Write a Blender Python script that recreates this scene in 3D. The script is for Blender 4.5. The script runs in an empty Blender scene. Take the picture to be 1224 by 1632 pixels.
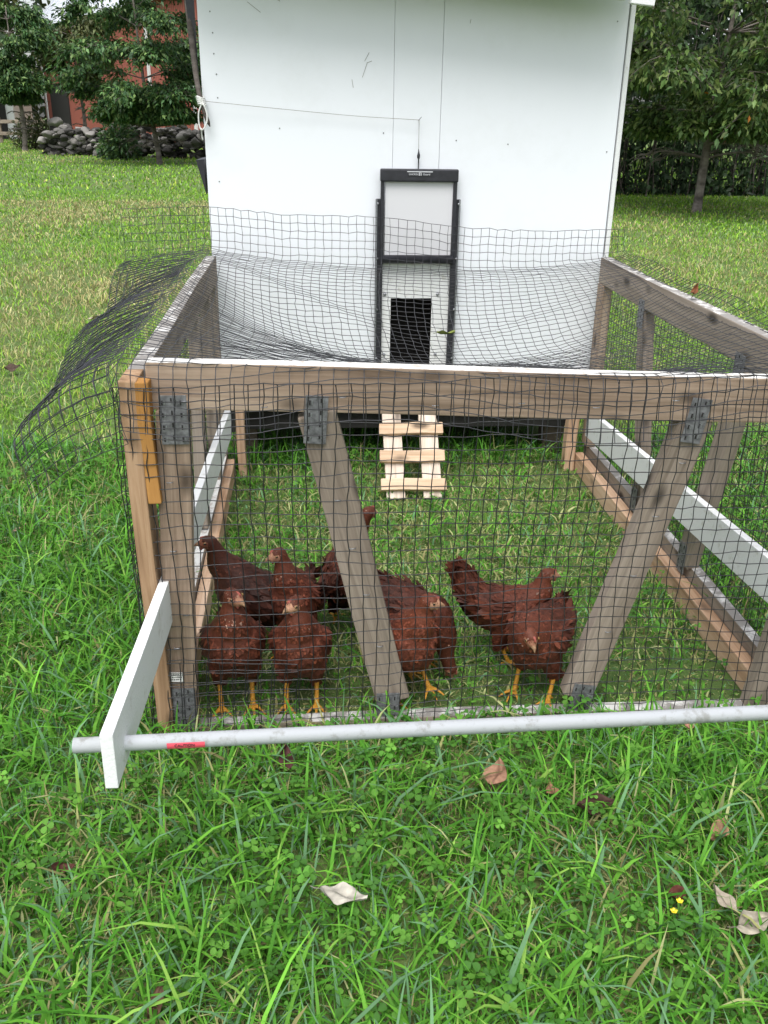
import bpy, bmesh, math, random
import numpy as np
from mathutils import Vector, Matrix
R_ = math.radians
random.seed(7); rng = np.random.default_rng(7)
SC = bpy.context.scene
COL = SC.collection

# ------------------------------------------------------------------ camera, sky, sun, exposure
CAM = Vector((-0.3595, -1.658, 1.268))
pitch, roll, yaw, FPX = 0.4150, 0.016, 0.085, 1438.2
fwd = Vector((math.sin(yaw)*math.cos(pitch), math.cos(yaw)*math.cos(pitch), -math.sin(pitch)))
rt0 = Vector((math.cos(yaw), -math.sin(yaw), 0)); up0 = rt0.cross(fwd)
rt = math.cos(roll)*rt0 + math.sin(roll)*up0; up = -math.sin(roll)*rt0 + math.cos(roll)*up0
cam_d = bpy.data.cameras.new("camera"); cam = bpy.data.objects.new("camera", cam_d); COL.objects.link(cam)
M3 = Matrix((rt, up, -fwd)).transposed()
cam.matrix_world = Matrix.Translation(CAM) @ M3.to_4x4()
cam_d.sensor_fit = 'VERTICAL'; cam_d.sensor_height = 24.0; cam_d.lens = 24.0*FPX/1632
cam_d.clip_start = 0.05; cam_d.clip_end = 400
SC.camera = cam

SUN_EL, SUN_AZ = R_(64), R_(196)          # azimuth measured from +Y towards +X: behind the camera
w = bpy.data.worlds.new("World"); SC.world = w; w.use_nodes = True
nt = w.node_tree; nt.nodes.clear()
sky = nt.nodes.new('ShaderNodeTexSky'); sky.sky_type = 'NISHITA'; sky.sun_disc = False
sky.sun_elevation = SUN_EL; sky.sun_rotation = SUN_AZ; sky.dust_density = 3.0
hs = nt.nodes.new('ShaderNodeHueSaturation'); hs.inputs['Saturation'].default_value = 0.32
bgn = nt.nodes.new('ShaderNodeBackground'); bgn.inputs['Strength'].default_value = 0.11
wo = nt.nodes.new('ShaderNodeOutputWorld')
nt.links.new(sky.outputs[0], hs.inputs['Color']); nt.links.new(hs.outputs[0], bgn.inputs['Color']); nt.links.new(bgn.outputs[0], wo.inputs[0])
sd = bpy.data.lights.new("sun", 'SUN'); sd.energy = 1.5; sd.angle = R_(40); sd.color = (1, 0.985, 0.96)
sun = bpy.data.objects.new("sun", sd); COL.objects.link(sun)
sdir = Vector((math.sin(SUN_AZ)*math.cos(SUN_EL), math.cos(SUN_AZ)*math.cos(SUN_EL), math.sin(SUN_EL)))
sun.rotation_euler = sdir.to_track_quat('Z', 'Y').to_euler()
SC.view_settings.view_transform = 'Standard'; SC.view_settings.look = 'None'
SC.view_settings.exposure = 1.2; SC.view_settings.gamma = 1.0

# ------------------------------------------------------------------ materials
def new_mat(name):
    m = bpy.data.materials.new(name); m.use_nodes = True
    n = m.node_tree; b = n.nodes['Principled BSDF']
    return m, n, b
def N(n, t, **kw):
    x = n.nodes.new(t)
    for k, v in kw.items(): setattr(x, k, v)
    return x
def ramp(n, fac, stops):
    r = N(n, 'ShaderNodeValToRGB')
    el = r.color_ramp.elements
    while len(el) > 1: el.remove(el[-1])
    el[0].position, el[0].color = stops[0][0], (*stops[0][1], 1)
    for p, c in stops[1:]:
        e = el.new(p); e.color = (*c, 1)
    n.links.new(fac, r.inputs[0]); return r.outputs[0]
def noise(n, vec, scale, detail=4, rough=0.55, dist=0.0):
    t = N(n, 'ShaderNodeTexNoise'); t.inputs['Scale'].default_value = scale
    t.inputs['Detail'].default_value = detail; t.inputs['Roughness'].default_value = rough; t.inputs['Distortion'].default_value = dist
    if vec is not None: n.links.new(vec, t.inputs['Vector'])
    return t.outputs['Fac']
def mixc(n, fac, a, b, mode='MIX'):
    x = N(n, 'ShaderNodeMix'); x.data_type = 'RGBA'; x.blend_type = mode
    for s, v in ((0, fac), (6, a), (7, b)):
        if hasattr(v, 'is_linked') or hasattr(v, 'links'): n.links.new(v, x.inputs[s])
        elif s == 0: x.inputs[0].default_value = v
        else: x.inputs[s].default_value = (*v, 1)
    return x.outputs[2]
def mapped(n, scale, coord='Object', rnd=True):
    tc = N(n, 'ShaderNodeTexCoord'); mp = N(n, 'ShaderNodeMapping'); mp.inputs['Scale'].default_value = scale
    n.links.new(tc.outputs[coord], mp.inputs['Vector'])
    if rnd:
        oi = N(n, 'ShaderNodeObjectInfo'); ml = N(n, 'ShaderNodeMath', operation='MULTIPLY'); ml.inputs[1].default_value = 37.0
        n.links.new(oi.outputs['Random'], ml.inputs[0]); n.links.new(ml.outputs[0], mp.inputs['Location'])
    return mp.outputs[0]
def bump(n, b, h, strength, dist=0.002):
    bp = N(n, 'ShaderNodeBump'); bp.inputs['Strength'].default_value = strength; bp.inputs['Distance'].default_value = dist
    n.links.new(h, bp.inputs['Height']); n.links.new(bp.outputs[0], b.inputs['Normal'])

def wood(name, c0, c1, c2, knots=True, rough=0.8, grain=1.0):
    m, n, b = new_mat(name)
    v = mapped(n, (3.0, 70*grain, 70*grain)); g = noise(n, v, 1.0, 6, 0.65, 0.6)
    v2 = mapped(n, (1.2, 9, 9)); g2 = noise(n, v2, 1.0, 3)
    c = ramp(n, g, [(0.36, c0), (0.5, c1), (0.64, c2)])
    c = mixc(n, 0.5, c, ramp(n, g2, [(0.34, tuple(x*0.55 for x in c0)), (0.48, c1), (0.64, tuple(min(1, x*1.15) for x in c2))]))
    if knots:
        vv = mapped(n, (5.5, 13, 13)); vo = N(n, 'ShaderNodeTexVoronoi'); vo.inputs['Scale'].default_value = 1.0
        n.links.new(vv, vo.inputs['Vector'])
        k = ramp(n, vo.outputs['Distance'], [(0.10, (1, 1, 1)), (0.24, (0, 0, 0))])
        c = mixc(n, k, c, tuple(x*0.3 for x in c1))
    n.links.new(c, b.inputs['Base Color']); b.inputs['Roughness'].default_value = rough
    b.inputs['Specular IOR Level'].default_value = 0.25
    bump(n, b, g, 0.5, 0.002)
    return m
def paint(name, col, rough=0.5, dirt=0.15, scale=18, dirtcol=(0.35, 0.33, 0.28), thr=(0.55, 0.75), bmp=0.08):
    m, n, b = new_mat(name)
    v = mapped(n, (1, 1, 1)); g = noise(n, v, scale, 6, 0.7)
    f = ramp(n, g, [(thr[0], (0, 0, 0)), (thr[1], (dirt, dirt, dirt))])
    n.links.new(mixc(n, f, col, dirtcol), b.inputs['Base Color'])
    b.inputs['Roughness'].default_value = rough
    bump(n, b, noise(n, v, scale*6, 3), bmp, 0.002)
    return m
def plain(name, col, rough=0.5, metal=0.0, var=0.25, scale=40):
    m, n, b = new_mat(name)
    v = mapped(n, (1, 1, 1)); g = noise(n, v, scale, 4)
    lo = tuple(x*(1-var) for x in col); hi = tuple(min(1, x*(1+var)) for x in col)
    n.links.new(ramp(n, g, [(0.3, lo), (0.7, hi)]), b.inputs['Base Color'])
    b.inputs['Roughness'].default_value = rough; b.inputs['Metallic'].default_value = metal
    return m
def vcol(name, rough=0.6, trans=0.0, spec=0.3, nscale=0, sheen=0):
    m, n, b = new_mat(name)
    a = N(n, 'ShaderNodeAttribute'); a.attribute_name = 'Col'
    c = a.outputs['Color']
    if nscale:
        g = noise(n, mapped(n, (1, 1, 1), rnd=False), nscale, 4)
        c = mixc(n, 1.0, c, ramp(n, g, [(0.3, (0.72, 0.72, 0.72)), (0.7, (1.0, 1.0, 1.0))]), 'MULTIPLY')
    n.links.new(c, b.inputs['Base Color']); b.inputs['Roughness'].default_value = rough
    b.inputs['Specular IOR Level'].default_value = spec
    if trans:
        t = N(n, 'ShaderNodeBsdfTranslucent'); n.links.new(c, t.inputs['Color'])
        mx = N(n, 'ShaderNodeMixShader'); mx.inputs[0].default_value = trans
        n.links.new(b.outputs[0], mx.inputs[1]); n.links.new(t.outputs[0], mx.inputs[2])
        n.links.new(mx.outputs[0], n.nodes['Material Output'].inputs[0])
    return m

WOOD = wood("weathered_wood", (0.135, 0.092, 0.063), (0.275, 0.200, 0.145), (0.40, 0.31, 0.235))
WOODT = wood("tan_wood", (0.20, 0.115, 0.062), (0.34, 0.215, 0.125), (0.45, 0.31, 0.20))
WOODG = wood("grey_wood", (0.125, 0.098, 0.076), (0.235, 0.190, 0.150), (0.34, 0.285, 0.235))
WOODO = wood("fresh_wood", (0.36, 0.21, 0.12), (0.52, 0.34, 0.22), (0.64, 0.47, 0.34))
WOODS = wood("stained_wood", (0.26, 0.12, 0.028), (0.34, 0.165, 0.045), (0.42, 0.22, 0.07), knots=False)
WOODP = wood("pale_plank", (0.42, 0.33, 0.25), (0.60, 0.50, 0.41), (0.72, 0.62, 0.53))
WOODR = wood("ladder_rung_wood", (0.42, 0.27, 0.16), (0.56, 0.40, 0.27), (0.66, 0.50, 0.36))
WHITE = paint("white_wall_paint", (0.775, 0.80, 0.84), 0.45, 0.30, 3.0, (0.58, 0.60, 0.58), (0.50, 0.80), 0.06)
WHITEB = paint("white_board_paint", (0.70, 0.71, 0.71), 0.55, 0.6, 32, (0.40, 0.39, 0.33), (0.57, 0.70), 0.45)
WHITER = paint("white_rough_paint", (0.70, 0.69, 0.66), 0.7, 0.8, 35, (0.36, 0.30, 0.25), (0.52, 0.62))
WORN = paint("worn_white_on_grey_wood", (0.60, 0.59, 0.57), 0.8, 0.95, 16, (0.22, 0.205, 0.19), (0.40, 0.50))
WIRE = plain("dark_wire", (0.022, 0.022, 0.025), 0.36, 0.15, 0.4, 90)
NETW = plain("grey_netting_wire", (0.035, 0.036, 0.042), 0.42, 0.2, 0.4, 90)
GALV = plain("galvanised_steel", (0.30, 0.31, 0.33), 0.42, 0.75, 0.3, 120)
PLATE = plain("weathered_plate_steel", (0.17, 0.172, 0.18), 0.6, 0.3, 0.45, 90)
PIPEM = paint("pipe_zinc", (0.55, 0.57, 0.59), 0.42, 0.8, 38, (0.33, 0.33, 0.31), (0.53, 0.66)); PIPEM.node_tree.nodes['Principled BSDF'].inputs['Metallic'].default_value = 0.1
BLACK = plain("black_plastic", (0.022, 0.022, 0.028), 0.38, 0.0, 0.3, 60)
DARK = plain("dark_interior", (0.018, 0.017, 0.016), 0.9)  # near-black, also paints the shade under the coop
UNDER = plain("bare_underside_wood", (0.10, 0.075, 0.055), 0.9)
GREYP = paint("grey_door_sheet", (0.60, 0.60, 0.62), 0.35, 0.05, 5, (0.5, 0.5, 0.5), (0.5, 0.7), 0.02)
STICK = wood("dark_stick_bark", (0.05, 0.04, 0.035), (0.10, 0.085, 0.075), (0.19, 0.165, 0.15), knots=False)
CORD = plain("white_cord", (0.70, 0.70, 0.68), 0.8, 0, 0.15, 200)
STRING = plain("grey_string", (0.24, 0.22, 0.20), 0.8, 0, 0.2, 200)
REDL = plain("red_label_film", (0.72, 0.09, 0.13), 0.4, 0, 0.1)
INK = plain("black_ink", (0.02, 0.02, 0.02), 0.6)
PAPER = plain("label_paper", (0.72, 0.71, 0.68), 0.6, 0, 0.08)
BADGEW = plain("badge_silver", (0.62, 0.63, 0.66), 0.35, 0.0, 0.05)
LEAFV = vcol("tree_leaf", 0.5, 0.25, 0.35)
GRASSV = vcol("grass_blade", 0.62, 0.28, 0.16)
FEATH = vcol("plumage", 0.62, 0.0, 0.25, 160)
DRYL = vcol("dry_leaf", 0.75, 0.1, 0.2, 90)
STONE = vcol("field_stone", 0.9, 0, 0.2, 4)
BARK = wood("tree_bark", (0.07, 0.06, 0.05), (0.135, 0.115, 0.10), (0.23, 0.205, 0.18), knots=False, grain=0.15)
EYE = plain("eye_gloss", (0.02, 0.012, 0.008), 0.08, 0, 0.1)
EYER = plain("iris_amber", (0.24, 0.15, 0.05), 0.2, 0, 0.1)

# ------------------------------------------------------------------ object helpers
def tag(o, label=None, cat=None, group=None, kind=None):
    for k, v in (('label', label), ('category', cat), ('group', group), ('kind', kind)):
        if v: o[k] = v
    return o
def empty(name, loc, label, cat, group=None, rz=0):
    o = bpy.data.objects.new(name, None); o.empty_display_size = 0.1; COL.objects.link(o)
    o.matrix_world = Matrix.Translation(loc) @ Matrix.Rotation(rz, 4, 'Z')
    return tag(o, label, cat, group)
def adopt(o, parent, world=True):
    if parent is not None:
        o.parent = parent
        o.matrix_parent_inverse = parent.matrix_world.inverted() if world else Matrix.Identity(4)
        if parent.parent is not None or parent.type == 'MESH':
            # parent may itself be a placed part: compose its world matrix by hand
            o.matrix_parent_inverse = WM[parent.name].inverted()
    return o
WM = {}
def link(name, me, mats, parent=None, mw=None, smooth=False):
    o = bpy.data.objects.new(name, me); COL.objects.link(o)
    for m in (mats if isinstance(mats, (list, tuple)) else [mats]): me.materials.append(m)
    if smooth: me.polygons.foreach_set('use_smooth', [True]*len(me.polygons))
    mw = mw or Matrix.Identity(4)
    o.matrix_world = mw; WM[o.name] = mw.copy()
    if parent is not None:
        o.parent = parent
        pm = WM.get(parent.name) if parent.type == 'MESH' else parent.matrix_world
        o.matrix_parent_inverse = pm.inverted()
    return o
def bm_obj(name, bm, mats, parent=None, mw=None, smooth=False):
    me = bpy.data.meshes.new(name); bm.to_mesh(me); bm.free()
    return link(name, me, mats, parent, mw, smooth)
def box(bm, c, s, mi=0, bev=0.0, rot=None):
    r = bmesh.ops.create_cube(bm, size=1.0)
    vs = r['verts']
    for v in vs:
        p = Vector((v.co.x*s[0], v.co.y*s[1], v.co.z*s[2]))
        if rot is not None: p = rot @ p
        v.co = p + Vector(c)
    fs = {f for v in vs for f in v.link_faces}
    for f in fs: f.material_index = mi
    if bev:
        es = list({e for v in vs for e in v.link_edges})
        bmesh.ops.bevel(bm, geom=es, offset=bev, segments=2, affect='EDGES', profile=0.6)
def frame_from(p0, p1, upv=(0, 0, 1)):
    x = (Vector(p1)-Vector(p0)).normalized(); z = Vector(upv)
    y = z.cross(x).normalized(); z = x.cross(y)
    return Matrix((x, y, z)).transposed()
def beam(name, p0, p1, wy, wz, mat, parent, upv=(0, 0, 1), bev=0.003, warp=0.002, top=None):
    """a board with local X along its length, wy across and wz in the direction of upv"""
    p0, p1 = Vector(p0), Vector(p1); L = (p1-p0).length
    rm = frame_from(p0, p1, upv); mw = Matrix.Translation((p0+p1)/2) @ rm.to_4x4()
    bm = bmesh.new(); box(bm, (0, 0, 0), (L, wy, wz), 0, 0)
    es = [e for e in bm.edges if abs(e.verts[0].co.x-e.verts[1].co.x) > L*0.5]
    n = max(2, int(L/0.12))
    bmesh.ops.subdivide_edges(bm, edges=es, cuts=n)
    ph = random.random()*6
    for v in bm.verts:
        t = v.co.x/L
        v.co.y += warp*math.sin(t*5+ph); v.co.z += warp*0.7*math.sin(t*7+ph*2)
    es = [e for e in bm.edges if len(e.link_faces) == 2 and e.calc_face_angle(0) > 0.5]
    bmesh.ops.bevel(bm, geom=es, offset=bev, segments=2, affect='EDGES', profile=0.6)
    mats = [mat]
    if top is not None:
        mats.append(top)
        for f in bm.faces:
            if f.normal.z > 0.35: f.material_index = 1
    return bm_obj(name, bm, mats, parent, mw)
def np_mesh(name, V, tris=None, quads=None, cols=None, smooth=False):
    me = bpy.data.meshes.new(name)
    tris = np.zeros((0, 3), np.int32) if tris is None else np.asarray(tris, np.int32)
    quads = np.zeros((0, 4), np.int32) if quads is None else np.asarray(quads, np.int32)
    V = np.asarray(V, np.float32)
    me.vertices.add(len(V)); me.vertices.foreach_set('co', V.ravel())
    nl = tris.size+quads.size; me.loops.add(nl)
    me.loops.foreach_set('vertex_index', np.concatenate([tris.ravel(), quads.ravel()]))
    npoly = len(tris)+len(quads); me.polygons.add(npoly)
    starts = np.concatenate([np.arange(len(tris))*3, len(tris)*3+np.arange(len(quads))*4]).astype(np.int32)
    me.polygons.foreach_set('loop_start', starts)
    if smooth: me.polygons.foreach_set('use_smooth', np.ones(npoly, bool))
    if cols is not None:
        a = me.color_attributes.new('Col', 'FLOAT_COLOR', 'POINT')
        c = np.ones((len(V), 4), np.float32); c[:, :3] = cols
        a.data.foreach_set('color', c.ravel())
    me.update(calc_edges=True); me.validate()
    return me
def tubes(paths, rad, k=5, taper=None, caps=True):
    """paths: list of (n,3) arrays -> verts, quads of tubes"""
    Vs, Qs, Ts, off = [], [], [], 0
    for ip, P in enumerate(paths):
        P = np.asarray(P, float); n = len(P)
        r = rad[ip] if isinstance(rad, (list, tuple)) else rad
        r = np.broadcast_to(np.asarray(r, float), (n,))
        T = np.gradient(P, axis=0); T /= np.linalg.norm(T, axis=1)[:, None]+1e-12
        ref = np.array([0, 0, 1.0]) if abs(T[:, 2]).mean() < 0.8 else np.array([1.0, 0.1, 0])
        A = np.cross(T, ref); A /= np.linalg.norm(A, axis=1)[:, None]+1e-12; B = np.cross(T, A)
        th = np.arange(k)*2*np.pi/k
        ring = (A[:, None, :]*np.cos(th)[None, :, None]+B[:, None, :]*np.sin(th)[None, :, None])*r[:, None, None]+P[:, None, :]
        Vs.append(ring.reshape(-1, 3))
        i = np.arange(n-1)[:, None]*k; j = np.arange(k)[None]; j2 = (j+1) % k
        Qs.append(np.stack([i+j, i+j2, i+k+j2, i+k+j], -1).reshape(-1, 4)+off)
        if caps and k >= 3:
            for s in (0, (n-1)*k):
                for q in range(1, k-1): Ts.append((off+s, off+s+q, off+s+q+1))
        off += n*k
    return np.concatenate(Vs), np.concatenate(Qs), (np.array(Ts, np.int32).reshape(-1, 3))
def tube_obj(name, paths, rad, mat, parent=None, k=6, smooth=True):
    V, Q, T = tubes(paths, rad, k)
    return link(name, np_mesh(name, V, T, Q, None, smooth), mat, parent)
def crom(P, n):
    """Catmull-Rom resample of control points to n points"""
    P = np.asarray(P, float); m = len(P); Q = np.vstack([2*P[0]-P[1], P, 2*P[-1]-P[-2]])
    t = np.linspace(0, m-1-1e-9, n); i = t.astype(int); f = (t-i)[:, None]
    a, b, c, d = Q[i], Q[i+1], Q[i+2], Q[i+3]
    return 0.5*((2*b)+(-a+c)*f+(2*a-5*b+4*c-d)*f*f+(-a+3*b-3*c+d)*f**3)
def vnoise(x, y, seed=0):
    """smooth 2-D value noise in numpy"""
    r = np.random.default_rng(seed).random((64, 64))
    xi, yi = np.floor(x).astype(int), np.floor(y).astype(int); fx, fy = x-xi, y-yi
    fx, fy = fx*fx*(3-2*fx), fy*fy*(3-2*fy)
    g = lambda a, b: r[a % 64, b % 64]
    return (g(xi, yi)*(1-fx)+g(xi+1, yi)*fx)*(1-fy)+(g(xi, yi+1)*(1-fx)+g(xi+1, yi+1)*fx)*fy
def fbm(x, y, s, seed=0):
    return (vnoise(x*s, y*s, seed)+0.5*vnoise(x*s*2.1, y*s*2.1, seed+1)+0.25*vnoise(x*s*4.3, y*s*4.3, seed+2))/1.75

# ------------------------------------------------------------------ ground
m, n, b = new_mat("lawn_soil")
v = mapped(n, (1, 1, 1), rnd=False)
g1 = noise(n, v, 0.55, 5); g2 = noise(n, v, 60, 6, 0.75)
c = ramp(n, g2, [(0.3, (0.026, 0.036, 0.010)), (0.5, (0.055, 0.085, 0.022)), (0.7, (0.12, 0.125, 0.05))])
c2 = ramp(n, g1, [(0.35, (0.08, 0.18, 0.026)), (0.65, (0.15, 0.20, 0.05))])
n.links.new(mixc(n, 0.6, c, c2), b.inputs['Base Color']); b.inputs['Roughness'].default_value = 0.95
bump(n, b, g2, 0.8, 0.02)
bm = bmesh.new()
bmesh.ops.create_grid(bm, x_segments=60, y_segments=60, size=150)
lawn = bm_obj("lawn", bm, m); tag(lawn, kind='structure')

# ------------------------------------------------------------------ chicken coop
X0, X1, YW, ZB, ZT = -0.700, 0.706, 1.65, 0.235, 1.70
coop = empty("chicken_coop", (0, YW, 0), "tall white plywood chicken coop with a black automatic pop door", "coop")
def wall_piece(bm, x0, x1, z0, z1, y=YW, t=0.014): box(bm, ((x0+x1)/2, y+t/2, (z0+z1)/2), (x1-x0, t, z1-z0), 0, 0.0012)
HX0, HX1, HZ0, HZ1 = -0.066, 0.084, 0.36, 0.657
bm = bmesh.new()
wall_piece(bm, X0, -0.0678, ZB, ZT)                     # left sheet
wall_piece(bm, -0.0670, 0.0926, HZ1+0.001, ZT)           # middle strip over the opening
wall_piece(bm, 0.0936, X1, ZB, ZT)                       # right sheet
wall_piece(bm, -0.0668, 0.0918, ZB, HZ0-0.001)
bm_obj("front_wall", bm, WHITE, coop)
bm = bmesh.new(); box(bm, (0.7175, YW+0.010, (ZB+ZT)/2), (0.016, 0.034, ZT-ZB), 0, 0.002)
bm_obj("corner_trim", bm, WHITEB, coop)
bm = bmesh.new()
D = 1.5
box(bm, (X0+0.010, YW+0.016+D/2, (ZB+ZT)/2), (0.018, D, ZT-ZB)); bm_obj("side_wall", bm, WHITE, coop)
bm = bmesh.new(); box(bm, (X1-0.002, YW+0.029+D/2, (ZB+ZT)/2), (0.018, D, ZT-ZB)); bm_obj("side_wall", bm, WHITE, coop)
bm = bmesh.new(); box(bm, (0, YW+D+0.03, (ZB+ZT)/2), (X1-X0-0.03, 0.016, ZT-ZB)); bm_obj("rear_wall", bm, WHITE, coop)
bm = bmesh.new(); box(bm, (0, YW+0.03+D/2, ZB+0.012), (X1-X0-0.04, D-0.04, 0.020)); bm_obj("coop_floor", bm, UNDER, coop)
bm = bmesh.new()
for sx in (-0.62, 0.62):
    for sy in (0.16, D-0.08):
        bm = bmesh.new(); box(bm, (sx, YW+sy, ZB/2), (0.085, 0.085, ZB-0.004), 0, 0.003); bm_obj("leg", bm, UNDER, coop)
bm = bmesh.new(); box(bm, (0, YW+0.06, ZB-0.045), (1.3, 0.04, 0.085), 0, 0.003)
bm_obj("floor_joist", bm, DARK, coop)  # joist coloured near-black, the shade under the coop painted in
bm = bmesh.new(); box(bm, (0, YW+D-0.02, ZB/2), (1.36, 0.02, ZB-0.004)); bm_obj("rear_shade_board", bm, DARK, coop)  # added dark board, closes the back so the underside reads as shade
for sx in (-0.68, 0.68):
    bm = bmesh.new(); box(bm, (sx, YW+D*0.5+0.1, ZB/2+0.03), (0.02, D-0.3, ZB-0.07)); bm_obj("side_shade_board", bm, DARK, coop)  # added dark boards that paint shade along the sides under the floor
# roof: slopes gently down to the right, projects to the front
rot = Matrix.Rotation(R_(4.6), 3, 'Y')
bm = bmesh.new(); box(bm, (-0.055, YW+D/2-0.03, 1.768), (1.54, D+0.28, 0.024), 0, 0.002, rot); roof = bm_obj("roof", bm, WHITEB, coop)
bm = bmesh.new()
rz = lambda x: 1.758-math.tan(R_(4.6))*x
box(bm, (-0.09, YW-0.175, rz(-0.09)-0.048), (1.46, 0.020, 0.115), 0, 0.002, rot)
bm_obj("fascia_board", bm, WHITEB, coop)
bm = bmesh.new(); box(bm, (0.690, YW-0.177, rz(0.690)-0.052), (0.075, 0.026, 0.120), 0, 0.002, rot); bm_obj("fascia_cap", bm, WHITEB, coop)
# nail heads on the wall
bm = bmesh.new()
for (x, z) in [(-0.66, 1.56), (-0.655, 1.50), (-0.655, 1.44), (-0.65, 1.38), (-0.65, 1.31), (-0.66, 1.05), (0.67, 1.56), (0.68, 1.16), (0.15, 1.19), (-0.1, 1.21), (-0.45, 1.22), (0.33, 1.18)]:
    bm = bmesh.new()
    bmesh.ops.create_cone(bm, cap_ends=True, segments=8, radius1=0.0024, radius2=0.002, depth=0.0016, matrix=Matrix.Translation((x, YW-0.001, z)) @ Matrix.Rotation(R_(90), 4, 'X'))
    bm_obj("nail_head", bm, PLATE, coop)
SCRG = plain('scratch_grey', (0.34, 0.34, 0.33), 0.8)
# scuffs, small thin splinters of lifted paint
bm = bmesh.new()
for (x, z, l, a) in [(-0.165, 1.40, 0.045, 70), (-0.158, 1.44, 0.03, 60), (-0.205, 1.36, 0.025, 100), (-0.150, 1.425, 0.018, 20), (-0.52, 1.575, 0.05, -35), (-0.45, 1.60, 0.03, -25), (0.18, 1.55, 0.012, 80)]:
    bm = bmesh.new(); box(bm, (x, YW-0.0006, z), (l, 0.001, 0.0018), 0, 0, Matrix.Rotation(R_(-a), 3, 'Y'))
    bm_obj("paint_scratch", bm, SCRG, coop)

# automatic pop door on the wall
DY = YW-0.001
door = bm = bmesh.new()
XA, XB = -0.124, 0.170
box(bm, ((XA+XB)/2, DY-0.003, 0.66), (XB-XA-0.05, 0.006, 0.50), 0, 0.001)
# cut opening by building backing from four pieces
bm.free(); bm = bmesh.new()
for (a0, a1, z0, z1) in [(XA+0.02, HX0, 0.33, 0.83), (HX1, XB-0.02, 0.33, 0.83), (HX0, HX1, HZ1, 0.83), (HX0, HX1, 0.33, HZ0)]:
    box(bm, ((a0+a1)/2, DY-0.004, (z0+z1)/2), (a1-a0-0.0004, 0.006, z1-z0-0.0004))
popdoor = bm_obj("pop_door_backing", bm, WHITEB, coop)
bm = bmesh.new()
box(bm, ((HX0+HX1)/2, YW+0.25, 0.50), (0.40, 0.02, 0.60)); box(bm, ((HX0+HX1)/2-0.2, YW+0.14, 0.5), (0.02, 0.22, 0.6)); box(bm, ((HX0+HX1)/2+0.2, YW+0.14, 0.5), (0.02, 0.22, 0.6))
bm_obj("dark_interior", bm, DARK, coop)
bm = bmesh.new(); box(bm, ((HX0+HX1)/2, YW+0.12, HZ0-0.012), (0.36, 0.22, 0.016)); bm_obj("threshold_board", bm, WOODG, coop)
for sx, x in ((-1, XA+0.012), (1, XB-0.012)):
    bm = bmesh.new()
    box(bm, (x, DY-0.014, 0.690), (0.026, 0.014, 0.62), 0, 0.002)
    box(bm, (x+sx*0.010, DY-0.023, 0.690), (0.006, 0.006, 0.62), 0, 0.001)
    for z in (0.985, 0.80, 0.62, 0.44):
        bmesh.ops.create_uvsphere(bm, u_segments=8, v_segments=5, radius=0.004, matrix=Matrix.Translation((x+sx*0.006, DY-0.026, z)))
        for f in bm.faces[-40:]: f.material_index = 1
    bm_obj("side_channel", bm, [BLACK, GALV], popdoor)
bm = bmesh.new(); box(bm, (0.025, DY-0.020, 0.935), (0.236, 0.006, 0.25), 0, 0.001); bm_obj("sliding_panel", bm, GREYP, popdoor)
bm = bmesh.new()
box(bm, (0.0235, DY-0.026, 1.078), (0.270, 0.024, 0.042), 0, 0.005)
box(bm, (-0.103, DY-0.024, 0.92), (0.012, 0.016, 0.28), 0, 0.002); box(bm, (0.150, DY-0.024, 0.92), (0.012, 0.016, 0.28), 0, 0.002)
bm_obj("header_bar", bm, BLACK, popdoor)
V, Q, T = tubes([[(-0.100, DY-0.028, 0.798), (0.150, DY-0.028, 0.798)]], 0.015, 14)
link("bottom_bar", np_mesh("bottom_bar", V, T, Q, None, False), BLACK, popdoor)
bm = bmesh.new()
for x, z in ((-0.088, 0.672), (0.104, 0.672), (-0.088, 0.45), (0.104, 0.45)):
    bm = bmesh.new(); bmesh.ops.create_uvsphere(bm, u_segments=8, v_segments=5, radius=0.006, matrix=Matrix.Translation((x, DY-0.008, z)))
    bm_obj("screw", bm, GALV, popdoor)
# badge with two short words and a small emblem
bm = bmesh.new()
yb = DY-0.0392
box(bm, (0.024, yb+0.0005, 1.082), (0.080, 0.0012, 0.012), 1)
box(bm, (0.024, yb-0.0004, 1.0905), (0.088, 0.0016, 0.0028), 0)
box(bm, (0.0215, yb-0.0006, 1.0835), (0.0025, 0.0012, 0.011), 0); box(bm, (0.0275, yb-0.0006, 1.0835), (0.0025, 0.0012, 0.011), 0); box(bm, (0.0245, yb-0.0006, 1.0885), (0.0085, 0.0012, 0.003), 0)
bm_obj("badge", bm, [BADGEW, BLACK], popdoor)
def text_obj(name, s, size, loc, mw_rot, mat, parent, sx=1.0):
    cu = bpy.data.curves.new(name, 'FONT'); cu.body = s; cu.size = size; cu.align_x = 'CENTER'; cu.align_y = 'CENTER'; cu.extrude = 0.0003
    t = bpy.data.objects.new(name, cu); COL.objects.link(t)
    dg = bpy.context.evaluated_depsgraph_get(); me = bpy.data.meshes.new_from_object(t.evaluated_get(dg))
    bpy.data.objects.remove(t)
    me.materials.clear()
    return link(name, me, mat, parent, Matrix.Translation(loc) @ mw_rot @ Matrix.Diagonal((sx, 1, 1, 1)))
RX = Matrix.Rotation(R_(90), 4, 'X')
text_obj("badge_lettering", "CHICKEN", 0.0082, (0.0015, yb-0.0009, 1.082), RX, BADGEW, popdoor, 0.92)
text_obj("badge_lettering", "Guard", 0.0088, (0.0465, yb-0.0009, 1.082), RX, BADGEW, popdoor, 1.1)
bm = bmesh.new()
for z, r in ((1.112, 0.0022), (1.135, 0.0022), (1.142, 0.0045), (1.150, 0.0030), (1.160, 0.0015)):
    pass
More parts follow.
